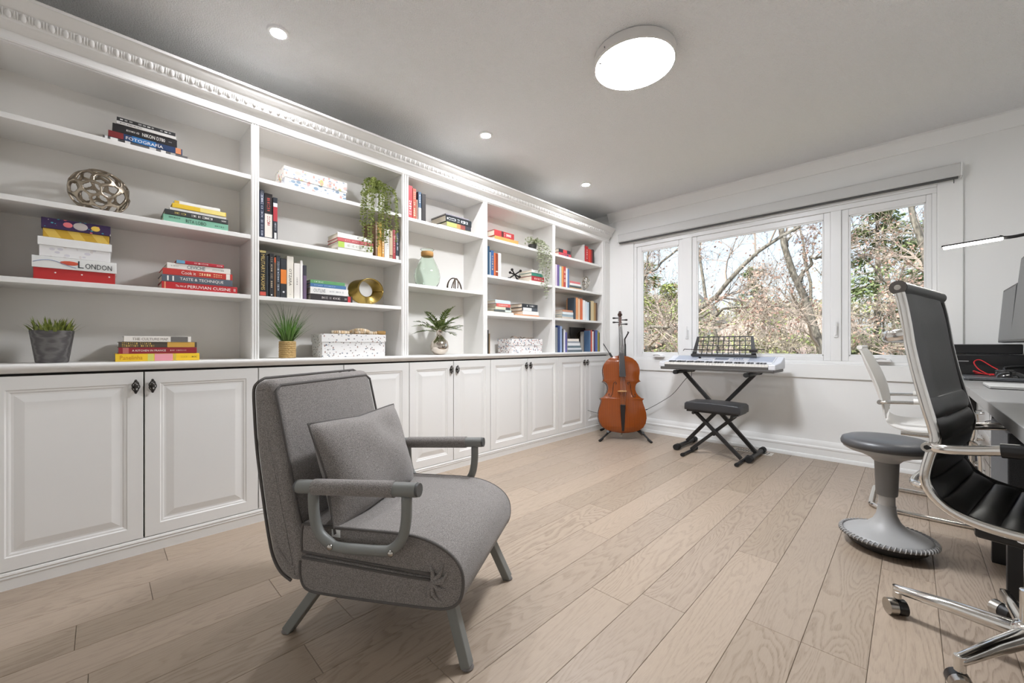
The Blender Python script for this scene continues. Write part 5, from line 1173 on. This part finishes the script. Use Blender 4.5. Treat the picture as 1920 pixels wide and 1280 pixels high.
for s_ in (-1, 1):
    y = s_ * .283
    ar = MB().tube(spline([(-.166, s_ * .258, .65), (-.13, y, .653), (-.08, y, .66), (-.02, y, .672), (.06, y, .678), (.17, y, .678), (.225, y, .668), (.25, y, .64), (.245, y, .58), (.215, y, .5), (.19, s_ * .262, .458)], 5), .0105, 10, flat=1.25).ob('arm_loop', CHROME, xc, smooth=60)
    MB().tube(spline([(-.03, y, .671), (.06, y, .679), (.17, y, .679), (.215, y, .672)], 4), .0185, 14).ob('arm_pad', BLACKP, ar, smooth=60)
    MB().tube([(-.166, s_ * .252, .65), (-.166, s_ * .276, .65)], .0135, 16).ob('arm_bolt', STEEL, ar, smooth=40)
    MB().tube([(-.166, s_ * .276, .65), (-.166, s_ * .279, .65)], .007, 6).ob('bolt_socket', BLACKP, ar, smooth=40)
MB().box(-.1, .14, -.1, .1, .375, .42).ob('tilt_mechanism', BLACKP, xc, bevel=.008)
MB().tube([(.04, -.1, .395), (.05, -.22, .39), (.05, -.25, .388)], .006, 8).ob('lever', BLACKP, xc, smooth=60)
MB().lathe([(.025, .1), (.025, .23), (.017, .232), (.017, .38)], 20).ob('gas_column', CHROME, xc, smooth=40)
MB().lathe([(.03, .068), (.042, .075), (.044, .12), (.034, .135), (.026, .14)], 24).ob('hub', CHROME, xc, smooth=50)
for k in range(5):
    a = R(166 + 72 * k + 11.5); d = Vector((math.cos(a), math.sin(a), 0)); n_ = Vector((-math.sin(a), math.cos(a), 0))
    lg = MB().tube([d * .03 + Vector((0, 0, .105)), d * .16 + Vector((0, 0, .1)), d * .296 + Vector((0, 0, .088)), d * .3 + Vector((0, 0, .088))], [.025, .02, .0145, .012], 14).ob('star_leg', CHROME, xc, smooth=50)
    p = d * .293
    MB().tube([p + Vector((0, 0, .1)), p + Vector((0, 0, .06))], [.0125, .0125], 14).ob('caster_stem', CHROME, lg, smooth=40)
    q = p + Vector((0, 0, .027)); wd = -(n_ * .7 + d * .7).normalized()
    MB().tube([q - wd * .03, q - wd * .006], .0265, 20).ob('caster_hood', STEEL, lg, smooth=40)
    MB().tube([q + wd * -.004, q + wd * .022], .0262, 20).ob('caster_wheel', BLACKP, lg, smooth=40)

# ================================================================== WHITE CANTILEVER CHAIR
wc = thing('cantilever_chair', 'white leather armchair on a chrome cantilever frame behind the stool', 'chair', (.06, 3.36, 0))
WPR = [(-.285, .918), (-.272, .912), (-.245, .84), (-.215, .76), (-.19, .68), (-.172, .6), (-.165, .54), (-.155, .5), (-.12, .478), (-.05, .468), (.08, .472), (.165, .476), (.2, .46)]
WPP = resample(spline([Vector((a, 0, b)) for a, b in WPR], 6), 60)
def wsl(i0, i1, hw, f, bk, nm, m, par):
    n_ = i1 - i0; F = []; Bk = []
    for i in range(i0, i1 + 1):
        a, b = WPP[max(0, i-1)], WPP[min(60, i+1)]; t_ = (b - a).normalized(); nn = Vector((-t_.z, 0, t_.x)); k = math.sin(math.pi * (i - i0) / n_) ** .4 if i0 < i < i1 else .15
        for j in range(9):
            y = -1 + j / 4; e = (1 - abs(y) ** 5) * .85 + .15
            F.append(WPP[i] + nn * f * k * e + Vector((0, y * hw, 0))); Bk.append(WPP[i] - nn * bk * k * e + Vector((0, y * hw, 0)))
    b = MB(); N_ = len(F); fs = [(i*9+j, i*9+j+1, i*9+j+10, i*9+j+9) for i in range(n_) for j in range(8)]; fs += [(N_ + f_[3], N_ + f_[2], N_ + f_[1], N_ + f_[0]) for f_ in list(fs)]
    bd = [(i*9, (i+1)*9) for i in range(n_)] + [((i+1)*9+8, i*9+8) for i in range(n_)] + [(j+1, j) for j in range(8)] + [(n_*9+j, n_*9+j+1) for j in range(8)]
    return b.add(F + Bk, fs + [(a, c_, c_ + N_, a + N_) for a, c_ in bd]).ob(nm, m, par, smooth=60)
wsl(0, 30, .235, .03, .022, 'backrest', WLEATHER, wc); wsl(32, 60, .235, .028, .022, 'seat', WLEATHER, wc)
for s_ in (-1, 1):
    MB().tube([p + Vector((0, s_ * .24, 0)) for p in WPP[1:32:2]], .006, 8).ob('back_rail', mat('rail_white', 'd9d6d0', .3), wc, smooth=60)
MB().tube([(-.276, -.235, .925), (-.276, .235, .925)], .013, 12).ob('top_roll', WLEATHER, wc, smooth=60)
rl = []
for s_ in (1,):
    pts = [(.16, -.24, .45), (.19, -.24, .4), (.195, -.24, .1), (.18, -.24, .03), (.14, -.24, .013), (-.1, -.24, .013), (-.19, -.235, .013), (-.222, -.2, .013), (-.23, -.15, .013), (-.23, .15, .013), (-.222, .2, .013), (-.19, .235, .013), (-.1, .24, .013), (.14, .24, .013), (.18, .24, .03), (.195, .24, .1), (.19, .24, .4), (.16, .24, .45)]
    MB().tube(spline(pts, 5), .0125, 12).ob('cantilever_frame', CHROME, wc, smooth=60)
MB().tube([(-.1, -.24, .452), (.16, -.24, .452)], .011, 10).ob('seat_rail', CHROME, wc, smooth=60); MB().tube([(-.1, .24, .452), (.16, .24, .452)], .011, 10).ob('seat_rail', CHROME, wc, smooth=60)
for s_ in (-1, 1):
    y = s_ * .262
    ar = MB().tube(spline([(-.185, s_ * .235, .615), (-.17, y, .617), (-.1, y, .622), (.06, y, .63), (.13, y, .627), (.165, y, .6), (.17, y, .5), (.165, s_ * .25, .455)], 5), .0095, 10).ob('arm_loop', CHROME, wc, smooth=60)
    MB().tube([(-.05, y, .632), (.1, y, .636)], .0155, 12).ob('arm_pad', WLEATHER, ar, smooth=60); MB().tube([(-.186, s_ * .23, .615), (-.186, s_ * .262, .615)], .013, 14).ob('arm_bolt', STEEL, ar, smooth=60)

# ================================================================== DESKS
DTOP = mat('desk_laminate', '8b8a88', .35, vary=(60, .06)); DX0, DX1 = .193, .9
def loop_leg(par, y, x0=.07, x1=.62, zt=.7, w=.045, t_=.03):
    b = MB(); b.box(x0, x0 + w, y - t_ / 2, y + t_ / 2, 0, zt); b.box(x1 - w, x1, y - t_ / 2, y + t_ / 2, 0, zt); b.box(x0 + w, x1 - w, y - t_ / 2, y + t_ / 2, 0, w * .8); b.box(x0 + w, x1 - w, y - t_ / 2, y + t_ / 2, zt - w, zt)
    return b.ob('loop_leg', BLACKM, par, bevel=.002)
for y0, y1, lb in ((1.32, 2.812, 'grey topped desk with black loop legs beside the black office chair'), (2.818, 4.1, 'grey topped desk holding the black printer in the window corner')):
    d = thing('desk', lb, 'desk', (DX0, (y0 + y1) / 2, 0), group='desks along the right wall'); h = (y1 - y0) / 2
    MB().box(0, DX1 - DX0, -h, h, .701, .74).ob('top', DTOP, d, bevel=.002)
    for s_ in (-1, 1): loop_leg(d, s_ * (h - .04))
    MB().box(.08, .14, -h + .06, h - .06, .655, .7).ob('support_beam', mat('beam_grey', '55565a', .5), d, bevel=.003)
pu = thing('drawer_unit', 'white two-column drawer unit with chrome pulls under the window corner desk', 'drawer unit', (.31, 3.3, 0))
MB().box(0, .45, -.41, .5, .05, .6).ob('carcass', paint('4b4a4a'), pu)
for a, b_ in ((-.405, -.04), (-.01, .485)):
    for z0, z1 in ((.06, .3), (.305, .45), (.455, .597)):
        q = MB().box(-.016, 0, a, b_, z0, z1).ob('drawer_front', paint('d6d4d1', .4), pu, bevel=.002)
        MB().tube(spline([(-.016, (a + b_) / 2 - .06, z1 - .04), (-.04, (a + b_) / 2 - .05, z1 - .045), (-.044, (a + b_) / 2, z1 - .046), (-.04, (a + b_) / 2 + .05, z1 - .045), (-.016, (a + b_) / 2 + .06, z1 - .04)], 4), .006, 8).ob('pull', CHROME, q, smooth=60)
for x_ in (.02, .42):
    for y_ in (-.4, .47): MB().tube([(x_, y_, 0), (x_, y_, .05)], .015, 10).ob('foot', BLACKP, pu, smooth=40)
bc_ = thing('black_cabinet', 'black felt covered low cabinet on a metal frame under the near desk', 'cabinet', (.25, 2.525, 0))
MB().box(0, .42, -.215, .215, .25, .62).ob('body', fabric('black_felt', '1a1a1a', '2c2b2b'), bc_, bevel=.004)
for s_ in (-1, 1): 
    b = MB(); y_ = s_ * .195
    b.box(0, .04, y_ - .015, y_ + .015, 0, .25); b.box(.38, .42, y_ - .015, y_ + .015, 0, .25); b.box(.04, .38, y_ - .015, y_ + .015, 0, .03); b.ob('loop_leg', BLACKM, bc_, bevel=.002)
wt = MB().box(-.06, .16, -.09, .09, 0, .05).ob('wooden_tray', ramp_mat('oak_tray', 'ShaderNodeTexNoise', [(.3, 'a88863'), (.7, 'c4a781')], .5, (4, 30, 30)), loc=(.3, 3.925, .44), bevel=.002); tag(wt, 'light wooden tray on the grey bin under the corner desk', 'tray')
gb = MB().prism([(-.05, 0), (.13, 0), (.15, .4395), (-.06, .4395)], -.08, .08, 'y').ob('waste_bin', paint('56565a', .5), loc=(.3, 3.925, 0), bevel=.004); tag(gb, 'dark grey bin under the corner desk', 'bin')
# on the desks
lpq = thing('laptop', 'closed dark grey laptop lying on the corner desk', 'laptop', (.214, 3.44, .7405))
MB().box(0, .38, 0, .27, .003, .012).ob('base', mat('space_grey', '5a5c60', .35, .6), lpq, bevel=.003); MB().box(0, .38, 0, .27, .0125, .019).ob('lid', mat('space_grey_lid', '6f7276', .35, .6), lpq, bevel=.003)
for a in (.03, .35):
    for b_ in (.03, .24): MB().lathe([(.008, 0), (.008, .004)], 10, (a, b_, -.0005)).ob('rubber_foot', RUBBER, lpq)
tb = thing('laptop', 'thin closed silver laptop near the desk edge', 'laptop', (.255, 2.84, .7405))
MB().box(0, .34, 0, .25, .002, .009).ob('base', mat('alu', 'c9c9c7', .3, .7), tb, bevel=.002); MB().box(0, .34, 0, .25, .0095, .014).ob('lid', mat('alu_lid', 'e2e2e0', .35, .4), tb, bevel=.002); MB().box(.14, .22, -.001, .003, .007, .011).ob('opening_notch', STEEL, tb)
ms = MB(); ms.grid(lambda u, v: (.055 * math.cos(u * 6.283) * math.sin(v * 1.5708 + .0), .033 * math.sin(u * 6.283) * math.sin(v * 1.5708), .034 * math.cos(v * 1.5708)), 24, 8, cu=True)
mo_ = ms.ob('computer_mouse', mat('glossy_black', '141415', .12, coat=.5), loc=(.39, 3.5, .7602), smooth=180); tag(mo_, 'glossy black computer mouse on the dark grey laptop', 'mouse')
MB().box(-.02, .02, -.003, .003, .0325, .036).ob('scroll_wheel', RUBBER, mo_)
hp_ = thing('headphones', 'black over-ear headphones lying on the dark grey laptop', 'headphones', (.46, 3.63, .7602))
MB().tube(spline([(-.075, 0, .025), (-.07, .05, .045), (0, .07, .055), (.07, .05, .045), (.075, 0, .025)], 6), .007, 8, flat=1.6).ob('headband', BLACKP, hp_, smooth=60)
for s_ in (-1, 1):
    q = MB().lathe([(.0001, 0), (.036, .0), (.04, .012), (.036, .028), (.0001, .03)], 24, (s_ * .078, -.01, 0)).ob('ear_cup', mat('cup_gloss', '2b2b2d', .2, coat=.4), hp_, smooth=60); MB().tube([(s_ * .078 + .03 * math.cos(a), -.01 + .03 * math.sin(a), .03) for a in [j / 20 * 6.283 for j in range(20)]], .008, 6, closed=True).ob('ear_cushion', LEATHER, q, smooth=180)
rc = [(.33, 3.62, .0), (.29, 3.68, .03), (.275, 3.75, .07), (.3, 3.76, .085), (.34, 3.7, .05), (.38, 3.66, .012), (.33, 3.7, .004), (.28, 3.72, .006), (.27, 3.69, .02), (.31, 3.66, .005), (.37, 3.6, .003)]
o = MB().tube([Vector(p) - Vector((.33, 3.66, 0)) for p in spline([(a, b_, z_ + .0036) for a, b_, z_ in rc], 6)], .003, 6).ob('red_cable', mat('red_cable', 'c2161c', .35), loc=(.33, 3.66, .7602), smooth=180); tag(o, 'bright red cable loop on the dark grey laptop', 'cable')
pt = thing('printer', 'glossy black inkjet printer by the wall on the corner desk', 'printer', (.33, 3.98, .7405))
PB = mat('printer_black', '131315', .3)
MB().box(-.17, .16, -.13, .1, 0, .14).ob('body', PB, pt, bevel=.006); MB().box(-.17, .148, -.12, .1, .144, .204).ob('scanner_lid', PB, pt, bevel=.006); MB().box(.16, .3, -.1, .09, 0, .14).ob('paper_tray', mat('printer_matte', '222224', .4), pt, bevel=.006); MB().box(-.15, -.07, -.1325, -.13, .095, .1).ob('lid_grip', paint('9a9a9a'), pt)
MB().box(-.14, .13, -.131, -.129, .02, .07).ob('output_slot', RUBBER, pt)
for nm, lb, x_, y0, y1, z0, z1, tl in (('monitor', 'large dark monitor tilted on the corner desk beside the smaller one', .385, 2.86, 3.49, .955, 1.412, 5), ('monitor', 'smaller grey monitor standing by the wall behind the large monitor', .392, 3.52, 3.985, .955, 1.283, 4)):
    m_ = thing(nm, lb, 'monitor', (x_, (y0 + y1) / 2, .7405), group='desk monitors'); hh = (y1 - y0) / 2
    def tl_(b, c=z0 - .7405): return b.xf(Matrix.Translation((0, 0, c)) @ Matrix.Rotation(R(tl), 4, 'Y') @ Matrix.Translation((0, 0, -c)))
    Z0, Z1 = z0 - .7405, z1 - .7405
    tl_(MB().box(0, .03, -hh, hh, Z0, Z1)).ob('housing', BLACKP, m_, bevel=.004); tl_(MB().box(-.0015, .0, -hh + .012, hh - .012, Z0 + .015, Z1 - .012)).ob('screen', mat('screen_off', '2b2c2f', .25), m_)
    MB().box(.28, .305, -.035, .035, .01, Z0 + .2).ob('stand_post', BLACKP, m_, bevel=.004); MB().box(.22, .38, -.09, .09, 0, .012).ob('stand_foot', BLACKP, m_, bevel=.004); MB().box(.03, .285, -.03, .03, Z0 + .13, Z0 + .17).ob('stand_joint', BLACKP, m_)
a0, a1, a2 = on_y(1765, 466, 3.0), on_y(1880, 447, 3.0), on_y(1918, 440, 3.0)
dl = thing('desk_lamp', 'slim black LED bar desk lamp reaching over the silver laptop', 'desk lamp', (.84, 3.0, .7405)); off = Vector((.84, 3.0, .7405))
MB().bar(a0 - off + Vector((0, 0, .008)), a1 - off + Vector((0, 0, .008)), .03, .008).ob('lamp_head', BLACKM, dl, bevel=.002)
MB().bar(a0 - off + Vector((.008, 0, 0)), a1 - off, .024, .01).ob('light_strip', mat('led_strip', 'fffdf6', .5, emit=80), dl)
MB().tube(spline([a1 - off + Vector((-.01, 0, .006)), a2 - off, Vector((-.25, 0, .76)), Vector((-.08, 0, .68)), Vector((-.01, 0, .5)), Vector((0, 0, .03))], 6), [.012, .011] + [.0075] * 29, 8).ob('gooseneck', BLACKM, dl, smooth=60)
MB().lathe([(.05, 0), (.05, .012), (.02, .02), (.012, .05)], 24).ob('base', BLACKM, dl, smooth=40)

# ================================================================== OUTDOORS
gd = struct(MB().box(-60, 60, YB + .4, 90, -3.3, -3.0).ob('ground', ramp_mat('leaf_litter', 'ShaderNodeTexNoise', [(.3, '7a6a55'), (.5, '8f8a5c'), (.7, 'a8957c')], .9, (1.5, 1.5, 1.5))))
BARK = ramp_mat('bark', 'ShaderNodeTexNoise', [(.3, '4c4943'), (.55, '78736a'), (.75, '989489')], .9, (6, 6, 2), .4)
TWIG = mat('twig', '9a8e84', .9); BUD = mat('red_bud', 'a8887a', .8); BUD2 = mat('dry_leaf', 'a8926c', .8)
def grow(mb, tw, buds, p, d, ln, r, lv, rq, nseg=5, maxlv=4, rate=5, sag=.0):
    P = [Vector(p)]; Rr = [r]; d = Vector(d).normalized(); k = ln / nseg
    for i in range(nseg):
        d = (d + Vector((rq.gauss(0, .16), rq.gauss(0, .16), rq.gauss(.03 - sag, .13)))).normalized(); P.append(P[-1] + d * k); Rr.append(r * (1 - .75 * (i + 1) / nseg))
    (mb if lv < 2 else tw).tube(P, Rr, 6 if lv < 2 else 3, cap=False)
    kids(mb, tw, buds, P, Rr, ln, lv, rq, maxlv, rate)
def kids(mb, tw, buds, P, Rr, ln, lv, rq, maxlv=4, rate=5, t0=.25):
    if lv >= maxlv:
        for q in (P[-1], P[-2]):
            if rq.random() < .16:
                a = Vector((rq.uniform(-1, 1), rq.uniform(-1, 1), rq.uniform(-1, 1))).normalized() * rq.uniform(.025, .05); b_ = a.orthogonal() * .5
                buds.add([q, q + a * .5 + b_, q + a, q + a * .5 - b_], [(0, 1, 2, 3)])
        return
    for j in range(rate + (2 if lv < 2 else 0)):
        t = rq.uniform(t0, 1); x = t * (len(P) - 1); i = min(len(P) - 2, int(x)); q = P[i].lerp(P[i+1], x - i); dd = (P[i+1] - P[i]).normalized()
        o_ = dd.orthogonal().normalized(); o_.rotate(Matrix.Rotation(rq.uniform(0, 6.28), 3, dd)); nd = (dd * rq.uniform(.5, 1) + o_ * rq.uniform(.5, 1.0))
        grow(mb, tw, buds, q, nd, ln * rq.uniform(.38, .6), max(.004, Rr[i] * .55), lv + 1, rq, 4 if lv > 0 else 5, maxlv, rate)
def bare_tree(label, base, limbs, seed, bud=BUD, maxlv=4, rate=6, group='bare trees outside the window'):
    rq = random.Random(seed); t = thing('bare_tree', label, 'tree', base, group=group); mb, tw, bu = MB(), MB(), MB(); B = Vector(base)
    for pts, r0, r1 in limbs:
        P = resample(spline([Vector(p) - B for p in pts], 5), 14); Rr = [.72 * (r0 + (r1 - r0) * i / 14) for i in range(15)]
        for p in P[1:-1]: p += Vector((rq.gauss(0, .03), rq.gauss(0, .03), rq.gauss(0, .03)))
        mb.tube(P, Rr, 8, cap=False); ln = sum((b_ - a).length for a, b_ in zip(P, P[1:])); kids(mb, tw, bu, P, Rr, min(ln * .55, 2.6), 1, rq, maxlv, rate + 2, .2)
    mb.ob('branches', BARK, t, smooth=180); stuff(tw.ob('twigs', TWIG, t)); stuff(bu.ob('buds', bud, t))
py = lambda u, v, y: tuple(on_y(u, v, y))
bare_tree('bare tree with a leaning mossy trunk in the middle window pane', (py(1585, 700, 9)[0] + .3, 9, -3), [([(py(1585, 700, 9)[0] + .3, 9, -3), py(1585, 740, 9), py(1545, 655, 9), py(1520, 590, 9), py(1497, 525, 9), py(1475, 462, 9), py(1455, 395, 9.1), py(1435, 320, 9.3)], .14, .05), ([py(1500, 528, 9), py(1520, 490, 9), py(1552, 462, 8.9), py(1600, 430, 8.8)], .05, .015), ([py(1475, 462, 9), py(1490, 425, 9.1), py(1530, 400, 9.2)], .045, .015), ([py(1540, 645, 9), py(1480, 560, 9.6), py(1430, 520, 10)], .03, .01)], 3)
lx = py(1130, 600, 8)[0]
bare_tree('bare tree reaching long grey limbs across from behind the wall', (lx - .4, 8.4, -3), [([(lx - .4, 8.4, -3), (lx - .3, 8.3, -.5), (lx, 8.2, 1.2), (lx + .1, 8.2, 3.2), (lx, 8.2, 5)], .2, .08), ([(lx - .2, 8.3, .2), py(1240, 640, 8), py(1300, 597, 8), py(1340, 560, 8), py(1385, 510, 8), py(1440, 460, 8.1), py(1500, 425, 8.3)], .11, .035), ([py(1300, 597, 8), py(1360, 580, 7.8), py(1420, 572, 7.6), py(1480, 575, 7.5)], .04, .012), ([(lx - .1, 8.3, .8), py(1200, 621, 7.6), py(1235, 612, 7.5), py(1275, 606, 7.4)], .07, .035), ([(lx, 8.2, 1.2), py(1215, 520, 8), py(1260, 480, 8.1), py(1310, 440, 8.3)], .06, .02)], 8)
bare_tree('bare tree with tangled pale branches in the right window pane', (py(1800, 640, 10)[0], 10, -3), [([(py(1800, 640, 10)[0], 10, -3), py(1780, 640, 10), py(1740, 520, 10), py(1720, 420, 10), py(1700, 300, 10)], .13, .05), ([py(1770, 600, 10), py(1690, 560, 9.6), py(1630, 500, 9.4), py(1600, 470, 9.3)], .05, .012), ([py(1780, 650, 10), py(1700, 640, 9.5), py(1640, 600, 9.2), py(1600, 590, 9)], .045, .012)], 14)
r8 = random.Random(31)
for k, (x_, y_, lb) in enumerate(((-4.5, 14, 'slender bare tree with reddish buds behind the mossy leaning trunk'), (-7.2, 15, 'bare tree with reddish buds seen past the narrow window pane'), (-2.2, 17, 'bare tree with dry orange leaves beyond the leaning trunk'), (-.2, 15, 'bare tree with dry leaves behind the tangled pale branches'), (-9.5, 19, 'bare tree standing in front of the far hedge beside the green spruce'))):
    bare_tree(lb, (x_, y_, -3), [([(x_, y_, -3), (x_ + .1, y_, -.5), (x_ - .1, y_, 1.5), (x_ + r8.uniform(-.6, .6), y_, 4.2), (x_ + r8.uniform(-1, 1), y_, 6.5)], .13, .03), ([(x_, y_, -.2), (x_ - .9, y_ - .3, 1.2), (x_ - 1.8, y_ - .4, 3.2)], .05, .015), ([(x_, y_, .3), (x_ + .9, y_ + .2, 1.4), (x_ + 1.7, y_, 3.4)], .05, .015)], 50 + k, BUD if k < 2 else BUD2)
def leafcloud(mb, c, rad, n, sz, rq, droop=0):
    for _ in range(n):
        while True:
            q = Vector((rq.uniform(-1, 1), rq.uniform(-1, 1), rq.uniform(-1, 1)))
            if .15 < q.length < 1: break
        p = Vector((c[0] + q.x * rad[0], c[1] + q.y * rad[1], c[2] + q.z * rad[2]))
        a = Vector((rq.gauss(q.x, .6), rq.gauss(q.y, .6), rq.gauss(-droop, .5))).normalized() * sz * rq.uniform(.6, 1.4); b_ = a.cross(Vector((rq.uniform(-1, 1), rq.uniform(-1, 1), rq.uniform(-1, 1)))).normalized() * a.length * .22
        mb.add([p, p + a * .5 + b_, p + a, p + a * .5 - b_], [(0, 1, 2, 3)])
def evergreen(label, base, h, r, cols, seed, n=5200, sz=.16):
    rq = random.Random(seed); t = thing('evergreen_tree', label, 'tree', base, group='evergreens outside the window'); b = MB(); tr = MB()
    tr.tube([(0, 0, 0), (0, 0, h)], [.14, .02], 7); m = 26
    for k in range(m * 3):
        z_ = h * (.12 + .86 * rq.random()); rr_ = r * (1 - z_ / h) ** .75 + .12; a = rq.uniform(0, 6.28); e = Vector((math.cos(a) * rr_, math.sin(a) * rr_, z_ - .22 * rr_))
        tr.tube([(0, 0, z_), tuple(e)], [.025, .006], 3, cap=False)
        for i in range(n // (m * 3)):
            f = rq.random() ** .6; p = Vector((0, 0, z_)).lerp(e, f) + Vector((rq.gauss(0, .1), rq.gauss(0, .1), rq.gauss(-.05, .08))); d = (Vector((math.cos(a), math.sin(a), -.35)) + Vector((rq.gauss(0, .5), rq.gauss(0, .5), rq.gauss(0, .3)))).normalized() * sz * rq.uniform(.6, 1.3); s_ = d.cross(Vector((rq.uniform(-1, 1), rq.uniform(-1, 1), 1))).normalized() * sz * .14
            b.add([p, p + d * .4 + s_, p + d, p + d * .4 - s_], [(0, 1, 2, 3)])
    tr.ob('trunk', BARK, t, smooth=180); stuff(b.ob('needles', ramp_mat('needles_%d' % cols[3], 'ShaderNodeTexNoise', [(.3, cols[0]), (.5, cols[1]), (.7, cols[2])], .7, (1.6, 1.6, 1.6)), t))
GA = ('566638', '849250', 'a9ac6a', 1); GB = ('4a5a3a', '6f7e52', '939c6c', 2); GC = ('647838', '98a65a', 'bcbf7c', 3)
for k, (x_, y_, h, r, c_, lb) in enumerate(((-3.6, 16, 5.6, 1.6, GC, 'rounded light green evergreen behind the leaning mossy trunk'), (-6.3, 11.5, 6.5, 1.9, GC, 'light green spruce filling the narrow window pane'), (-4.9, 12.5, 5.4, 1.6, GA, 'bushy green evergreen behind the long grey limbs'), (-.55, 12.5, 7.5, 1.9, GB, 'dark green pine behind the right window pane'), (.9, 13.5, 8, 2.2, GB, 'dark pine at the right end of the garden'), (-8.6, 17, 8, 2.4, GA, 'tall spruce behind the narrow window pane spruce'), (-9.4, 22, 7.5, 1.9, GC, 'distant light green evergreen left of the pinkish roof'), (-14, 22, 10, 2.6, GA, 'broad distant spruce far beyond the wall'), (-7.6, 31, 9.5, 2.2, GB, 'distant dark spruce beside the white house'), (.6, 22, 9, 2.0, GB, 'distant dark pine right of the pink brown roof'), (4.6, 20, 9, 2.4, GA, 'distant spruce beyond the right end of the garden'))):
    evergreen(lb, (x_, y_, -3), h, r, c_, 70 + k, 7000 if y_ < 15 else 5200, .17 if y_ < 15 else .3)
# brushy shrubs low behind the glass
SHL = ('brown pink leafless shrub by the light green spruce', 'tall twiggy shrub left of the leaning mossy trunk', 'twiggy shrub under the long grey limbs', 'pale brown shrub in front of the pinkish roof', 'olive tinged shrub beside the leaning mossy trunk', 'twiggy shrub right of the leaning mossy trunk', 'shrub in front of the dark green pine', 'brown shrub below the tangled pale branches')
for k, (x_, y_) in enumerate(((-7.9, 13.6), (-6.4, 14.6), (-3.9, 10.6), (-3.2, 13.4), (-2.55, 11.0), (-1.4, 12.0), (-1.6, 14.6), (.3, 11.2))):
    rq = random.Random(200 + k); t = thing('leafless_shrub', SHL[k], 'shrub', (x_, y_, -3), group='shrubs below the window'); tw = MB(); bu = MB()
    for i in range(40):
        a = rq.uniform(0, 6.28); P = [Vector((rq.uniform(-.25, .25), rq.uniform(-.2, .2), 0))]; d = Vector((math.cos(a) * .14, math.sin(a) * .1, 1)).normalized()
        for j in range(6):
            d = (d + Vector((rq.gauss(0, .1), rq.gauss(0, .07), rq.gauss(.02, .1)))).normalized(); P.append(P[-1] + d * .8)
        tw.tube(P, [.018 - .0025 * j for j in range(7)], 3, cap=False)
        for j in range(3, 7):
            for q_ in range(5):
                e = (d + Vector((rq.gauss(0, .8), rq.gauss(0, .6), rq.gauss(0, .5)))).normalized() * rq.uniform(.2, .5); m_ = P[j] + e * .5 + Vector((rq.gauss(0, .05), rq.gauss(0, .05), rq.gauss(0, .05))); tw.tube([P[j], m_, P[j] + e], [.006, .0045, .003], 3, cap=False)
                for q2 in range(2):
                    p = P[j] + e * rq.random(); s_ = Vector((rq.uniform(-1, 1), rq.uniform(-1, 1), rq.uniform(-1, 1))).normalized() * .06; o_ = s_.orthogonal() * .4; bu.add([p, p + s_ * .5 + o_, p + s_, p + s_ * .5 - o_], [(0, 1, 2, 3)])
    stuff(tw.ob('stems', mat('shrub_twig', 'a39a90', .9), t)); stuff(bu.ob('leaves', mat('shrub_leaf_%d' % (k % 3), ('aaa484', 'b3a890', '9caa6c')[k % 3], .8), t))
def house(label, x0, x1, y0, y1, zr, wall, roof, rid):
    h = thing('house', label, 'house', ((x0 + x1) / 2, y0, -3)); w_ = (x1 - x0) / 2; d = y1 - y0; ze = zr + 3
    MB().box(-w_, w_, 0, d, 0, ze).ob('walls', paint(wall, .8), h)
    MB().add([(-w_ - .4, -.5, ze - .1), (w_ + .4, -.5, ze - .1), (w_ + .4, d + .5, ze - .1), (-w_ - .4, d + .5, ze - .1), (-w_ + 1, d / 2, ze + rid), (w_ - 1, d / 2, ze + rid)], [(0, 1, 5, 4), (2, 3, 4, 5), (1, 2, 5), (3, 0, 4), (0, 3, 2, 1)]).ob('roof', ramp_mat('shingle_' + roof, 'ShaderNodeTexBrick', [(0, roof), (1, roof)], .9, (1, 1, 1)), h)
    n_ = int(w_)
    for i in range(n_):
        for zz in (1.0, 3.6):
            if zz + 1.2 > ze: continue
            xx = -w_ + (i + .5) * 2 * w_ / n_; f = MB().box(xx - .5, xx + .5, -.05, .02, zz, zz + 1.2).ob('window', paint('e6e6e4'), h); MB().box(xx - .42, xx + .42, -.07, -.045, zz + .08, zz + 1.12).ob('pane', mat('house_pane', '3f4850', .1), f)
house('neighbouring house with a pinkish brown roof beyond the shrubs', -6.6, -1.6, 19, 27, .7, 'b5a89c', 'a3938a', 2.2)
house('white neighbouring house glimpsed through the narrow window pane', -17, -10, 26, 34, 2.6, 'e6e6e6', '8a8682', 2.2)
flush_text()
bpy.context.view_layer.update()
